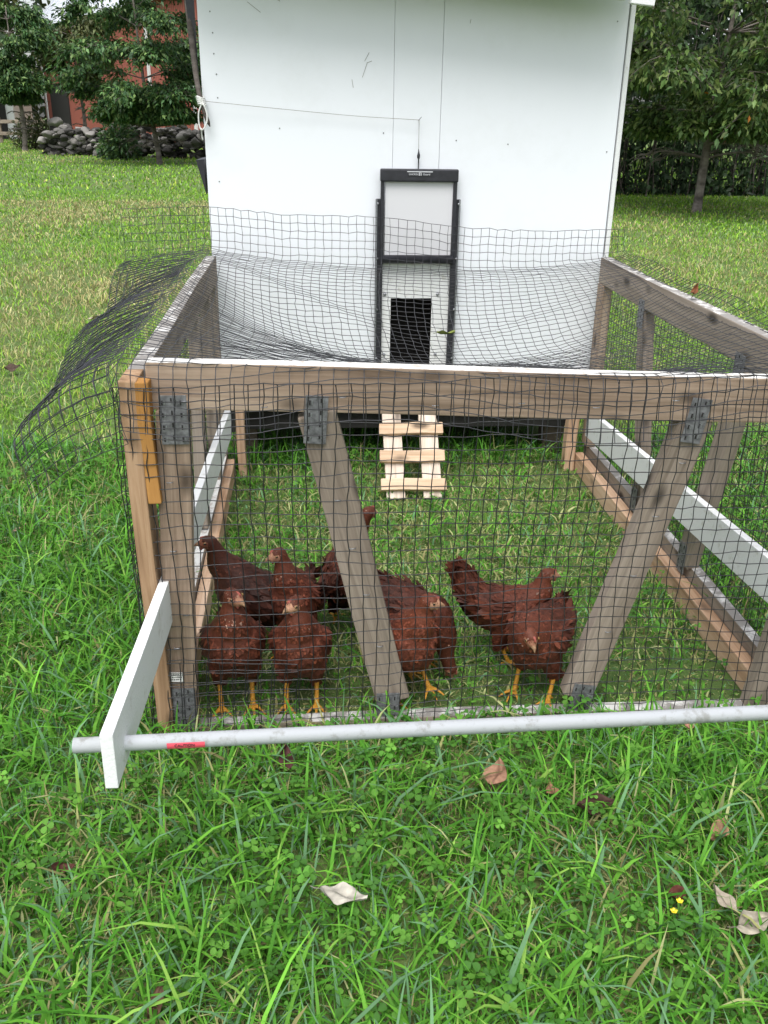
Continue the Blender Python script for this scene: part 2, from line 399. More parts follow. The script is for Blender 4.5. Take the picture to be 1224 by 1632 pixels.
V, Q, T = tubes([[(0.020, DY-0.02, 1.095), (0.020, DY-0.02, 1.130), (0.0195, DY-0.02, 1.134), (0.0195, DY-0.02, 1.142), (0.0195, DY-0.02, 1.149), (0.019, DY-0.019, 1.162)]], [[0.0024, 0.0024, 0.0050, 0.0054, 0.0032, 0.0012]], 10)
bm.free(); link("lift_rod", np_mesh("lift_rod", V, T, Q, None, True), BLACK, popdoor)
# hook on the wall, string from the rod over the hook to the stick at the left corner
tube_obj("wall_hook", [[(0.018, YW, 1.252), (0.018, YW-0.018, 1.252), (0.020, YW-0.022, 1.256), (0.026, YW-0.022, 1.262)]], 0.0012, GALV, coop)
KN = Vector((-0.704, YW-0.030, 1.300))
st = tube_obj("lift_string", [crom([(0.019, YW-0.020, 1.158), (0.0185, YW-0.021, 1.20), (0.018, YW-0.021, 1.2525)], 10), crom([(0.018, YW-0.021, 1.2525), (-0.2, YW-0.018, 1.262), (-0.45, YW-0.022, 1.280), (KN.x, KN.y, KN.z)], 24)], 0.00085, STRING)
tag(st, "thin grey string running from the black pop door up and across the white wall", "string")
# stick and cord at left corner
sp = crom([(-0.745, YW+0.10, 1.75), (-0.735, YW+0.06, 1.60), (-0.722, YW+0.015, 1.43), (-0.709, YW-0.020, 1.33), (-0.692, YW-0.028, 1.262), (-0.678, YW-0.026, 1.222)], 30)
sr = np.interp(np.linspace(0, 1, 30), [0, 0.5, 0.93, 1], [0.012, 0.0085, 0.0065, 0.001])
stk = tube_obj("wooden_stick", [sp], [sr], STICK, None, 8); tag(stk, "dark weathered stick hanging down the upper edge of the white coop", "stick")
loops = []
for k in range(5):
    th = np.linspace(0, 2*np.pi, 14); c0 = np.array([-0.7045+0.0012*k, YW-0.024, 1.310-0.0052*k])
    loops.append(np.stack([c0[0]+0.0125*np.cos(th), c0[1]+0.0125*np.sin(th), c0[2]+0.003*np.sin(th*2)], 1))
loops.append(crom([(-0.700, YW-0.038, 1.290), (-0.712, YW-0.034, 1.262), (-0.712, YW-0.032, 1.225), (-0.703, YW-0.034, 1.212), (-0.688, YW-0.036, 1.232), (-0.685, YW-0.036, 1.262), (-0.696, YW-0.038, 1.295)], 24))
loops.append(crom([(-0.706, YW-0.034, 1.216), (-0.707, YW-0.022, 1.195), (-0.705, YW-0.018, 1.180)], 8))
cd = tube_obj("tied_cord", loops, 0.0026, CORD); tag(cd, "white cord knotted with a loop round the dark stick", "cord")
# black sheeting hanging off the side wall
bm = bmesh.new()
def sheet(pts, t=0.004):
    vs = [bm.verts.new(p) for p in pts]; f = bm.faces.new(vs)
    r = bmesh.ops.extrude_face_region(bm, geom=[f]); bmesh.ops.translate(bm, verts=[g for g in r['geom'] if isinstance(g, bmesh.types.BMVert)], vec=(0, t, 0))
sheet([(-0.752, YW+0.035, 1.75), (-0.712, YW+0.035, 1.75), (-0.712, YW+0.035, 1.36), (-0.722, YW+0.035, 1.44), (-0.735, YW+0.035, 1.55)])
bm_obj("black_side_strip", bm, BLACK, coop)
bm = bmesh.new(); sheet([(-0.740, YW+0.05, 1.115), (-0.7125, YW+0.05, 1.118), (-0.7125, YW+0.05, 1.005), (-0.722, YW+0.05, 1.045)], 0.20)
bm_obj("black_bracket", bm, BLACK, coop)

# ------------------------------------------------------------------ the run: timber frame and wire
H = 0.811
run = empty("chicken_run", (0, 0.8, 0), "low wooden chicken run frame with black wire mesh sides in front of the coop", "chicken run")
YF = 0.035
beam("top_rail", (-0.672, YF+0.02, 0.789), (0.74, YF+0.01, 0.746), 0.038, 0.093, WOOD, run, top=WHITER)
beam("bottom_rail", (-0.66, YF+0.002, -0.013), (0.70, YF+0.002, -0.016), 0.034, 0.054, WOODG, run, top=WORN)
beam("front_post", (-0.627, YF, 0.742), (-0.657, YF, 0.0), 0.064, 0.036, WOOD, run, upv=(0, -1, 0))
beam("front_post", (0.742, YF, 0.705), (0.672, YF, 0.0), 0.064, 0.036, WOODG, run, upv=(0, -1, 0))
beam("brace", (-0.352, YF+0.015, 0.731), (-0.186, YF+0.015, 0.050), 0.076, 0.036, WOODG, run, upv=(0, -1, 0))
beam("brace", (0.418, YF+0.015, 0.716), (0.240, YF+0.015, 0.044), 0.070, 0.036, WOODG, run, upv=(0, -1, 0))
# left side frame
XL, XR = -0.700, 0.708
beam("side_rail", (XL, 0.091, H-0.047), (XL, 1.62, H-0.047), 0.036, 0.090, WOODG, run, top=WORN)
beam("side_rail", (XL, 0.05, 0.045), (XL, 1.62, 0.045), 0.036, 0.085, WOODG, run, top=WHITER)
beam("side_rail", (XL+0.034, 0.12, 0.036), (XL+0.034, 1.58, 0.036), 0.030, 0.066, WOODO, run)
beam("side_post", (XL-0.001, 0.045, H-0.003), (XL+0.006, 0.045, -0.01), 0.034, 0.088, WOODT, run, upv=(0, 1, 0))
beam("side_post", (XL, 1.03, H-0.094), (XL, 0.93, 0.088), 0.034, 0.07, WOODG, run, upv=(0, 1, 0))
beam("side_post", (XL, 1.35, H-0.094), (XL, 1.35, 0.088), 0.034, 0.07, WOODG, run, upv=(0, 1, 0))
beam("side_post", (XL, 1.585, H-0.094), (XL, 1.585, 0.088), 0.034, 0.07, WOODG, run, upv=(0, 1, 0))
beam("stained_block", (-0.676, 0.020, 0.806), (-0.672, 0.020, 0.560), 0.026, 0.036, WOODS, run, upv=(0, -1, 0), top=None)['label'] = "orange stained block of wood at the corner"
beam("corner_post", (-0.628, 1.60, 0.335), (-0.625, 1.60, 0.0), 0.030, 0.05, WOODO, run, upv=(0, 1, 0))
# right side frame
beam("side_rail", (XR, -0.02, H-0.047), (XR, 1.62, H-0.047), 0.036, 0.090, WOODG, run, top=WORN)
beam("side_rail", (XR+0.010, 0.02, 0.056), (XR+0.010, 1.62, 0.056), 0.030, 0.100, WOODG, run, top=WORN)
beam("side_rail", (XR-0.026, 0.04, 0.034), (XR-0.026, 1.60, 0.034), 0.034, 0.068, WOODO, run)
beam("side_post", (XR, 1.585, H-0.094), (XR, 1.585, 0.108), 0.034, 0.07, WOOD, run, upv=(0, 1, 0))
beam("side_post", (XR, 1.155, H-0.094), (XR, 0.975, 0.108), 0.034, 0.062, WOODG, run, upv=(0, 1, 0))
beam("side_post", (XR, 0.43, H-0.094), (XR, 0.575, 0.108), 0.034, 0.078, WOODG, run, upv=(0, 1, 0))
beam("corner_post", (0.642, 1.60, 0.335), (0.640, 1.60, 0.0), 0.040, 0.05, WOODO, run, upv=(0, 1, 0))
# nail plates with rows of punched slots
def plate(c, wx, wz, normal='front', rz=0.0, mat=PLATE):
    bm = bmesh.new(); box(bm, (0, 0, 0), (wx, 0.0016, wz), 0, 0.0006)
    nx, nz = max(2, int(wx/0.017)), max(2, int(wz/0.021))
    for i in range(nx):
        for k in range(nz):
            x = (i+0.5)/nx*wx-wx/2; z = (k+0.5)/nz*wz-wz/2+(0.003 if i % 2 else -0.002)
            box(bm, (x-0.0025, -0.0013, z), (0.0026, 0.0016, 0.0085), 1); box(bm, (x+0.0022, -0.0011, z), (0.0016, 0.0014, 0.0075), 2)
    mw = Matrix.Translation(c) @ (Matrix.Rotation(rz, 4, 'Y') if normal == 'front' else Matrix.Rotation(R_(90 if normal == 'left' else -90), 4, 'Z'))
    return bm_obj("nail_plate", bm, [mat, DARK, GALV], run, mw)
yp = YF-0.0195
plate((-0.352, yp+0.010, 0.722), 0.044, 0.098, rz=R_(4)); plate((-0.200, yp+0.012, 0.040), 0.052, 0.074); plate((0.412, yp+0.008, 0.712), 0.042, 0.094, rz=R_(8)); plate((0.247, yp+0.012, 0.046), 0.052, 0.072, rz=R_(10))
plate((-0.622, yp-0.001, 0.728), 0.052, 0.098); plate((-0.650, yp-0.001, 0.062), 0.050, 0.11)
plate((XR-0.0195, 1.0, 0.125), 0.05, 0.08, 'right'); plate((XR-0.0195, 0.58, 0.120), 0.05, 0.09, 'right'); plate((XR-0.0195, 0.44, 0.690), 0.055, 0.11, 'right'); plate((XR-0.0195, 1.15, 0.70), 0.05, 0.09, 'right')
# small printed sticker on the front post
bm = bmesh.new(); cx, cz = -0.6655, 0.1465
box(bm, (cx, yp-0.0004, cz), (0.036, 0.0012, 0.024), 0, 0, Matrix.Rotation(R_(3), 3, 'Y'))
for r in range(3):
    x = cx-0.014
    while x < cx+0.013:
        l = random.choice((0.0014, 0.0022, 0.003)); box(bm, (x+l/2, yp-0.0012, cz+0.006-r*0.006), (l, 0.0006, random.uniform(0.002, 0.0038)), 1); x += l+random.uniform(0.0009, 0.002)
bm_obj("printed_sticker", bm, [PAPER, INK], run)

# welded wire panels
SPC = 0.0275
def grid_panel(name, fn, us, vs, rad, mat, parent, jit=0.0012, k=4):
    U, Vv = np.meshgrid(us, vs, indexing='ij')
    P = fn(U, Vv)+rng.normal(0, jit, U.shape+(3,))
    paths = [P[i] for i in range(len(us))]+[P[:, j] for j in range(len(vs))]
    V, Q, T = tubes(paths, rad, k, caps=False)
    return link(name, np_mesh(name, V, None, Q, None, True), mat, parent)
us = np.arange(-0.728, 0.76, SPC); vs = np.arange(0.006, 0.812, SPC)
def front_fn(U, Z):
    z = Z+0.007*np.sin(U*4.1+0.6)*np.sin(Z*9)+0.012*np.sin(U*2.3+1.0)*(1-Z/0.8)+0.0035*np.sin(U*13+Z*17)
    y = 0.004+0.006*np.sin(U*7)*np.sin(Z*5)
    x = U+0.004*np.sin(Z*11+U*3)
    return np.stack([x, y, z], -1)
grid_panel("wire_mesh", front_fn, us, vs, 0.00108, WIRE, run)
# a second overlapping strip along the lower front
us2 = np.arange(-0.69, -0.40, SPC); vs2 = np.arange(0.02, 0.19, SPC)
grid_panel("wire_mesh", lambda U, Z: front_fn(U+0.012, Z+0.011+0.03*np.maximum(0, U+0.62)*np.sin(Z*60))+np.array([0, -0.006, 0]), us2, vs2, 0.0010, WIRE, run)
yv = np.arange(0.0, 1.63, SPC); zv = np.arange(0.01, 0.80, SPC)
grid_panel("wire_mesh", lambda U, Z: np.stack([np.full_like(U, XL-0.0215)+0.004*np.sin(U*6), U, Z+0.004*np.sin(U*7)], -1), yv, zv, 0.0010, WIRE, run)
grid_panel("wire_mesh", lambda U, Z: np.stack([np.full_like(U, XR+0.0275)+0.004*np.sin(U*5), U, Z+0.004*np.sin(U*6)], -1), yv, zv, 0.0010, WIRE, run)
# staples over the front timber
for (x, z) in [(-0.60, 0.765), (-0.45, 0.752), (-0.30, 0.770), (-0.12, 0.752), (0.05, 0.755), (0.20, 0.745), (0.36, 0.758), (-0.64, 0.60), (-0.645, 0.45), (-0.63, 0.30), (-0.655, 0.22), (-0.31, 0.55), (-0.28, 0.44), (-0.25, 0.33), (-0.22, 0.20), (0.40, 0.62), (0.36, 0.50), (0.33, 0.36), (0.29, 0.22)]:
    y = yp-0.0025 if abs(x) > 0.5 or z > 0.72 else yp+0.0125
    tube_obj("staple", [[(x-0.006, y+0.003, z), (x-0.005, y-0.002, z+0.0005), (x+0.005, y-0.002, z+0.001), (x+0.006, y+0.003, z+0.001)]], 0.0009, GALV, run)

# ------------------------------------------------------------------ loose netting draped over the run
xe = 0.722
def sag_profile(Y):   # 0 at front, 1 in the belly, 0 at the coop
    return np.where(Y < 0.86, 0.75*np.clip(Y/0.86, 0, 1)+0.25*np.sin(np.clip(Y/0.86, 0, 1)*np.pi/2), 0.5+0.5*np.cos(np.clip((Y-0.86)/0.72, 0, 1)*np.pi))
def net_column(u, n=400):
    """dense polyline of the net for one lengthwise wire at cross position u, from the front hem to the top"""
    Y = np.linspace(0, 1.585, 260)
    if abs(u) <= xe:
        wgt = (1-abs(u/xe)**2.6)
        x = np.full_like(Y, u)+0.03*np.sin(Y*4.2+u*2)*wgt
        z = H+0.010-0.012*math.sin(u*1.0)-wgt*(0.205*sag_profile(Y)+0.055*np.clip((Y-0.8)/0.8, 0, 1)**2)
        if u < 0: z += 0.018*max(0, -u/xe)
        # creases
        d1 = (Y-(1.36+0.55*(-0.70-u)))/0.06
        if u < 0.02: z += 0.030*np.exp(-d1*d1)*wgt*1.2*np.clip((0.05-u)/0.3, 0, 1)
        d2 = (Y-(0.30+0.10*u))/0.10
        z += 0.022*np.exp(-d2*d2)*np.sin(u*9+1)*wgt
        d3 = (Y-(1.22-0.45*(0.70-u)))/0.07
        if u > 0: z += 0.026*np.exp(-d3*d3)*wgt*np.clip(u/0.35, 0, 1)
        yy = Y
    elif u < -xe:
        s = -xe-u; ph = np.interp(Y, [0, 0.25, 0.7, 1.2, 1.62], [R_(44), R_(40), R_(33), R_(24), R_(13)])
        cur = 1-0.55*s/0.33
        ph2 = ph*(1.25-0.75*cur)
        x = -xe-s*np.cos(ph2)+0.015*np.sin(Y*8)*s/0.3; z = H+0.028-s*np.sin(ph2)+0.02*np.sin(Y*9+1)*s/0.3; yy = Y+0.12*s*(1-Y/1.6)
    else:
        s = u-xe
        x = np.full_like(Y, xe)+s*0.75; z = H+0.0+s*0.55+0.006*np.sin(Y*11); yy = Y
    # front hem hanging down
    hl = 0.115+0.02*math.sin(u*8)
    if u < -xe: hl = 0.14-0.1*min(1, (-xe-u)/0.35)*0.2
    hz = np.linspace(-hl, 0, 40)[:-1]
    hx = np.full_like(hz, x[0]) + (0.25*(-hz) if u < -xe else 0)
    hy = np.full_like(hz, -0.016+yy[0])-0.01*np.sin(hz*30)
    # upright part against the coop
    zz = np.linspace(0, 0.45, 120)[1:]
    off = np.array([0.0])
    ux = np.full_like(zz, x[-1]); uz = z[-1]+zz
    uy = 1.587+0.010*np.sin(zz*12+u*9)*np.clip(zz/0.1, 0, 1)
    if u < -xe: ux = x[-1]-(u-x[-1])*-1*np.clip(zz/0.2, 0, 1)*1.0
    P = np.concatenate([np.stack([hx, hy, z[0]+hz], 1), np.stack([x, yy, z], 1), np.stack([ux, uy, uz], 1)])
    k = np.array([0.25, 0.5, 0.25])
    for _ in range(60):
        P[1:-1] = 0.25*P[:-2]+0.5*P[1:-1]+0.25*P[2:]
    L = np.concatenate([[0], np.cumsum(np.linalg.norm(np.diff(P, axis=0), axis=1))])
    return P, L, hl
us = np.arange(-0.99, 0.775, SPC)
VL = 1.79
vs = np.arange(-0.115, VL, SPC)
ZTOP = np.interp(us, [-1.0, -0.70, -0.45, -0.14, 0.0, 0.16, 0.45, 0.72], [0.962, 0.972, 0.950, 0.942, 0.928, 0.908, 0.900, 0.904])
NET = np.zeros((len(us), len(vs), 3))
for i, u in enumerate(us):
    P, L, hl = net_column(u)
    k = len(P)-118; kk = k+np.searchsorted(P[k:, 2], ZTOP[i]); lt_ = L[min(kk, len(L)-1)]
    s = (vs-vs[0])/(vs[-1]-vs[0])*lt_
    for a in range(3): NET[i, :, a] = np.interp(s, L, P[:, a])
NET += rng.normal(0, 0.0011, NET.shape)
paths = []
cut = lambda i: len(vs)
OK_ = np.ones(NET.shape[:2], bool)
OK_[us > 0.73, :] &= (NET[us > 0.73][:, :, 1] < 1.60)
def runs(P, ok):
    k = 0
    while k < len(P):
        if ok[k]:
            e = k
            while e+1 < len(P) and ok[e+1]: e += 1
            if e-k >= 1: paths.append(P[k:e+1])
            k = e+1
        else: k += 1
for i in range(len(us)): runs(NET[i], OK_[i])
for j in range(len(vs)): runs(NET[:, j], OK_[:, j])
fl_ = us < -0.735                      # the overhang is folded double
N2 = NET[fl_]+np.array([0.004, 0.013, -0.012])+0.010*np.sin(NET[fl_]*9.0)
for i in range(N2.shape[0]): paths.append(N2[i, 3:-7])
for j in range(3, N2.shape[1]-7): paths.append(N2[:, j])
V, Q, T = tubes(paths, 0.00088, 4, caps=False)
net = link("wire_netting", np_mesh("wire_netting", V, None, Q, None, True), NETW)
tag(net, "loose sagging wire netting draped over the top of the run and up the white wall", "netting")

# ------------------------------------------------------------------ pull handle: two white arms and a pipe
hd = empty("pull_handle", (0, -0.45, 0.3), "white pull handle of two painted boards joined by a grey steel pipe", "handle")
beam("handle_arm", (-0.655, 1.45, 0.255), (-0.678, -0.525, 0.360), 0.020, 0.098, WHITEB, hd, bev=0.002)
beam("handle_arm", (0.660, 1.46, 0.235), (0.668, -0.525, 0.360), 0.020, 0.098, WHITEB, hd, bev=0.002)
PY = -0.455
V, Q, T = tubes([[(-0.748, PY, 0.338), (0.70, PY, 0.357)]], 0.0125, 20)
pipe = link("pipe", np_mesh("pipe", V, T, Q, None, True), PIPEM, hd)
# red caution label wrapped on the pipe
th = np.linspace(R_(-35), R_(22), 7); xs_ = np.array([-0.600, -0.540])
Vl = []; yawp = (0.357-0.338)/1.448
for x in xs_:
    for t in th: Vl.append((x, PY-0.0129*math.cos(t), 0.338+(x+0.748)*yawp+0.0129*math.sin(t)))
Ql = [(k, k+1, 7+k+1, 7+k) for k in range(6)]
lab = link("red_label", np_mesh("red_label", Vl, None, Ql, None, True), REDL, pipe)
text_obj("label_lettering", "CAUTION", 0.0075, (-0.572, PY-0.01345, 0.338+0.176*yawp), RX @ Matrix.Rotation(R_(0.75), 4, 'Z'), INK, pipe, 0.95)

# ------------------------------------------------------------------ ladder
lad = empty("ladder", (0, 1.31, 0), "small pale wooden ladder leaning up to the dark pop door", "ladder")
lf, lt = Vector((0, 1.31, 0.0)), Vector((0, 1.625, 0.375)); ld = (lt-lf)
nrm = Vector((0, -ld.z, ld.y)).normalized()
for x in (-0.066, 0.068):
    beam("side_board", lf+Vector((x, 0, 0.005)), lt+Vector((x, 0, 0)), 0.068, 0.018, WOODP, lad, upv=nrm)
for t in (0.105, 0.325, 0.545, 0.765):
    c = lf+ld*t+nrm*0.019
    beam("rung", c+Vector((-0.118, 0, 0.001)), c+Vector((0.118, 0, 0)), 0.044, 0.022, WOODR, lad, upv=nrm)

# ------------------------------------------------------------------ chickens
def ellipsoids_mesh(items):
    uv = []
    nu, nv = 14, 9
    base = []
    for j in range(1, nv):
        ph = math.pi*j/nv
        for i in range(nu): base.append((math.sin(ph)*math.cos(2*math.pi*i/nu), math.sin(ph)*math.sin(2*math.pi*i/nu), math.cos(ph)))
    base = np.array([(0, 0, 1)]+base+[(0, 0, -1)]); nb = len(base)
    T, Q = [], []
    for i in range(nu):
        i2 = (i+1) % nu
        T.append((0, 1+i, 1+i2)); T.append((nb-1, 1+(nv-2)*nu+i2, 1+(nv-2)*nu+i))
        for j in range(nv-2): Q.append((1+j*nu+i, 1+(j+1)*nu+i, 1+(j+1)*nu+i2, 1+j*nu+i2))
    T, Q = np.array(T), np.array(Q)
    V, TT, QQ = [], [], []
    for k, (c, r) in enumerate(items):
        V.append(base*np.array(r)+np.array(c)); TT.append(T+k*nb); QQ.append(Q+k*nb)
    return np.concatenate(V), np.concatenate(TT), np.concatenate(QQ)
def hen(label, loc, ang, head=(0.10, 0.0, 0.315), hyaw=0.0, hpitch=-8, bpitch=14, tail=0.0, scale=1.0, hue=0.0, fleck=0.4, pale=0.5, lift=None, group="brown hens in the run", stance=0.036, tailup=0.0, low=0.0):
    items, reg = [], []           # ellipsoids and their region: 0 body, 1 neck, 2 face, 3 beak, 4 comb, 5 leg
    bp = math.radians(bpitch); piv = np.array([0.0, 0, 0.170])
    def body(p):
        p = np.array(p, float)-piv
        return np.array([p[0]*math.cos(bp)-p[2]*math.sin(bp), p[1], p[0]*math.sin(bp)+p[2]*math.cos(bp)])+piv+np.array([0, 0, low+0.006])
    ctrl = [(-0.136, tail, 0.250+tailup*1.6), (-0.116, tail*0.7, 0.222+tailup), (-0.082, tail*0.3, 0.188+tailup*0.3), (-0.045, 0, 0.170), (0.0, 0, 0.164), (0.036, 0, 0.170), (0.062, 0, 0.188)]
    rad = [(0.007, 0.026), (0.017, 0.038), (0.040, 0.052), (0.056, 0.065), (0.0625, 0.071), (0.058, 0.068), (0.045, 0.053)]
    ctrl = [body(p) for p in ctrl]
    hd_ = np.array(head, float); nb = ctrl[-1]
    n1 = nb*0.62+hd_*0.38+np.array([0.012, 0, 0.0]); n2 = nb*0.28+hd_*0.72+np.array([0.004, 0, 0.0])
    ctrl += [n1, n2, hd_]; rad += [(0.033, 0.036), (0.0215, 0.0235), (0.0165, 0.0180)]
    n = 46; S = crom(ctrl, n); RR = crom([(a, b_, 0) for a, b_ in rad], n)
    for i in range(n):
        items.append((S[i], (RR[i, 1], RR[i, 0], RR[i, 1]))); reg.append(0 if i < 31 else 1)
    # wings
    for sy in (-1, 1):
        Wp = crom([body((0.040, sy*0.045, 0.182)), body((0.0, sy*0.053, 0.178)), body((-0.050, sy*0.048, 0.184)), body((-0.095, sy*0.026, 0.202))], 10)
        Wr = np.linspace(0, 1, 10)
        for i in range(10): items.append((Wp[i], (0.026, 0.014, np.interp(Wr[i], [0, .4, 1], [0.026, 0.036, 0.015])))); reg.append(0)
    # head
    hy, hp = math.radians(hyaw), math.radians(hpitch)
    hv = np.array([math.cos(hy)*math.cos(hp), math.sin(hy)*math.cos(hp), math.sin(hp)])
    hl = np.array([-math.sin(hy), math.cos(hy), 0]); hu = np.cross(hv, hl)
    f0 = hd_+hv*0.010+hu*0.001
    items.append((f0, (0.0188, 0.0170, 0.0182))); reg.append(2)
    items.append((f0+hv*0.010-hu*0.003, (0.0138, 0.0124, 0.0130))); reg.append(2)
    for t in np.linspace(0, 1, 7):
        r = 0.0062*(1-t)+0.0018*t; items.append((f0+hv*(0.0215+0.0135*t)-hu*(0.003+0.006*t*t), (r, r, r*1.1))); reg.append(3)
    for t in np.linspace(0, 1, 6):
        items.append((f0+hv*(0.017-0.011*t)+hu*(0.0135+0.0030*math.sin(t*2.6)), (0.0030, 0.0020, 0.0030))); reg.append(4)
    for sy in (-1, 1):
        items.append((f0+hv*0.016-hu*0.0150+hl*sy*0.006, (0.0035, 0.0026, 0.0055))); reg.append(4)
    # legs
    feet = []
    for sy in (-1, 1):
        hip = body((-0.006, sy*0.030, 0.132)); ft = np.array([0.012, sy*stance, 0.010]); hock = np.array([-0.016, sy*(stance+0.001), 0.068])
        if lift and lift[0] == sy: ft = np.array(lift[1]); hock = ft*0.6+hip*0.4+np.array([-0.03, 0, 0.004])
        for t in np.linspace(0, 1, 9):
            p = hip*(1-t)+hock*t; r = 0.034*(1-t)+0.0105*t; items.append((p, (r, r*0.85, r*1.1))); reg.append(0)
        for t in np.linspace(0, 1, 14):
            p = hock*(1-t)+ft*t; r = 0.0072-0.0014*math.sin(t*math.pi); items.append((p, (r, r, r))); reg.append(5)
        for a, ln in ((-34, 0.044), (0, 0.052), (34, 0.044), (172, 0.024)):
            d = np.array([math.cos(math.radians(a)), math.sin(math.radians(a)), 0])
            for t in np.linspace(0, 1, 11):
                p = ft+d*ln*t; p[2] += -0.005*t+0.004*math.sin(t*math.pi); r = 0.0054-0.0024*t; items.append((p, (r, r, r))); reg.append(5)
    V, T, Q = ellipsoids_mesh(items)
    me = np_mesh("tmp_body", V, T, Q); ob = bpy.data.objects.new("tmp_body", me); COL.objects.link(ob)
    md = ob.modifiers.new("r", 'REMESH'); md.mode = 'VOXEL'; md.voxel_size = 0.0026
    sm = ob.modifiers.new("s", 'SMOOTH'); sm.factor = 0.5; sm.iterations = 3
    dg = bpy.context.evaluated_depsgraph_get(); me2 = bpy.data.meshes.new_from_object(ob.evaluated_get(dg))
    bpy.data.objects.remove(ob); bpy.data.meshes.remove(me)
    nv = len(me2.vertices); P = np.zeros(nv*3, np.float32); me2.vertices.foreach_get('co', P); P = P.reshape(-1, 3)
    NN = np.zeros(nv*3, np.float32); me2.vertices.foreach_get('normal', NN); NN = NN.reshape(-1, 3)
    Fq = np.zeros(len(me2.loops), np.int32); me2.loops.foreach_get('vertex_index', Fq)
    Ct = np.array([i[0] for i in items]); Rt = np.array([i[1] for i in items]); reg = np.array(reg)
    best = np.full(nv, 1e9); who = np.zeros(nv, int)
    for k in range(len(items)):
        d = (np.linalg.norm((P-Ct[k])/Rt[k], axis=1)-1)*Rt[k].mean()
        mk = d < best; best[mk] = d[mk]; who[mk] = k
    rg = reg[who]
    base = np.array([[0.085, 0.023, 0.012], [0.100, 0.028, 0.014], [0.50, 0.27, 0.17], [0.32, 0.19, 0.11], [0.32, 0.085, 0.065], [0.56, 0.27, 0.035]])
    cols = base[rg].copy()
    cols[rg < 2] *= (1+hue)
    cols *= (0.80+0.4*rng.random((nv, 1)))
    up_ = ((P-f0)@hu > 0.0065) & (rg == 2) & ((P-f0)@hv < 0.012); back_ = (rg == 2) & ((P-f0)@hv < -0.002)
    rg = np.where(up_ | back_, 1, rg); cols[up_ | back_] = base[1]*(1+hue)*0.9
    fm = rg == 2; cols[fm] = cols[fm]*pale+(1-pale)*np.array([0.20, 0.06, 0.035])
    polys = Fq.reshape(-1, 4) if len(Fq) == 4*len(me2.polygons) else None
    bpy.data.meshes.remove(me2)
    # feathers
    cand = np.where(rg < 2)[0]; pick = rng.choice(cand, min(len(cand), 5200), replace=False)
    p, nn = P[pick], NN[pick]
    ds = ((p[:, None]-S[None])**2).sum(2).argmin(1)
    tg = np.gradient(S, axis=0); tg /= np.linalg.norm(tg, axis=1)[:, None]
    fl = -tg[ds]+np.array([0, 0, -0.25])+rng.normal(0, 0.18, p.shape)
    fl -= nn*(fl*nn).sum(1)[:, None]; fl /= np.linalg.norm(fl, axis=1)[:, None]+1e-9
    ti = ds/(n-1.0)
    L = np.interp(ti, [0, 0.12, 0.4, 0.66, 0.8, 1], [0.036, 0.033, 0.022, 0.017, 0.014, 0.008])*rng.uniform(0.75, 1.2, len(p))
    wg = np.isin(who[pick], np.arange(46, 66)) & (rng.random(len(p)) < 0.6); L = np.where(wg, L*1.9, L)
    W = np.where(wg, 0.55, 1.0)*L*np.interp(ti, [0, 0.4, 0.7, 1], [0.15, 0.30, 0.27, 0.20])
    bi = np.cross(nn, fl); tipl = nn*(L*rng.uniform(0.04, 0.18, len(p)))[:, None]
    a = p-nn*0.0015
    q1 = a+fl*(L*0.45)[:, None]+bi*W[:, None]+tipl*0.55; q2 = a+fl*(L*0.45)[:, None]-bi*W[:, None]+tipl*0.55
    q3 = a+fl*(L*0.85)[:, None]+bi*(W*0.6)[:, None]+tipl*0.95; q4 = a+fl*(L*0.85)[:, None]-bi*(W*0.6)[:, None]+tipl*0.95
    q5 = a+fl*L[:, None]+tipl
    FV = np.stack([a, q1, q2, q3, q4, q5], 1).reshape(-1, 3)
    o = nv+np.arange(len(p))*6
    FT = np.concatenate([np.stack([o, o+2, o+1], 1), np.stack([o+3, o+4, o+5], 1)]); FQ = np.stack([o+1, o+2, o+4, o+3], 1)
    fc = np.array([0.086, 0.0245, 0.0135])*(1+hue)*np.exp(rng.normal(0, 0.24, (len(p), 1))+0.9*(fbm(p[:, 0]+3, p[:, 2]+p[:, 1]+3, 22, 4)-0.45)[:, None])*np.array([1, 1, 1])
    warm = rng.random(len(p)) < 0.10; fc[warm] *= np.array([1.5, 1.5, 1.35])
    fk = (ti > 0.80) & (rng.random(len(p)) < 0.16*fleck); fc[fk] = np.array([0.22, 0.13, 0.095])*np.exp(rng.normal(0, .3, (fk.sum(), 1)))
    tl = ti < 0.1; fc[tl] *= 0.85
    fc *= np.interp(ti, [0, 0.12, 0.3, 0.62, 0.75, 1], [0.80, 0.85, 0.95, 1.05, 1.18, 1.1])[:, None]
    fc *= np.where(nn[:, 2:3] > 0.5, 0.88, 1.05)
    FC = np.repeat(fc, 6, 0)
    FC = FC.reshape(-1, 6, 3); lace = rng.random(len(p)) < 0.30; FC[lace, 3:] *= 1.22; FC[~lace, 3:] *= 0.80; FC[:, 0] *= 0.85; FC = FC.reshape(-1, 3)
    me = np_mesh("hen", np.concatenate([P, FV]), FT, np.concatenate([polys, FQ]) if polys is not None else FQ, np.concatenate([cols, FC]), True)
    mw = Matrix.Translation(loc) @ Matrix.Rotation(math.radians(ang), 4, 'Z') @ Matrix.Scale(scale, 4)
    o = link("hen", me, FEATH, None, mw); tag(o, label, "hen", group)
    for sy in (-1, 1):
        bm = bmesh.new(); ec = f0+hv*0.006+hu*0.003+hl*sy*0.0150
        bmesh.ops.create_uvsphere(bm, u_segments=12, v_segments=8, radius=0.0036, matrix=Matrix.Translation(ec))
        for f in bm.faces: f.material_index = 0 if (f.calc_center_median()-Vector(ec)).dot(Vector(hl*sy)) > 0.0020 else 1
        bm_obj("eye", bm, [EYE, EYER], o, mw, True)
    return o
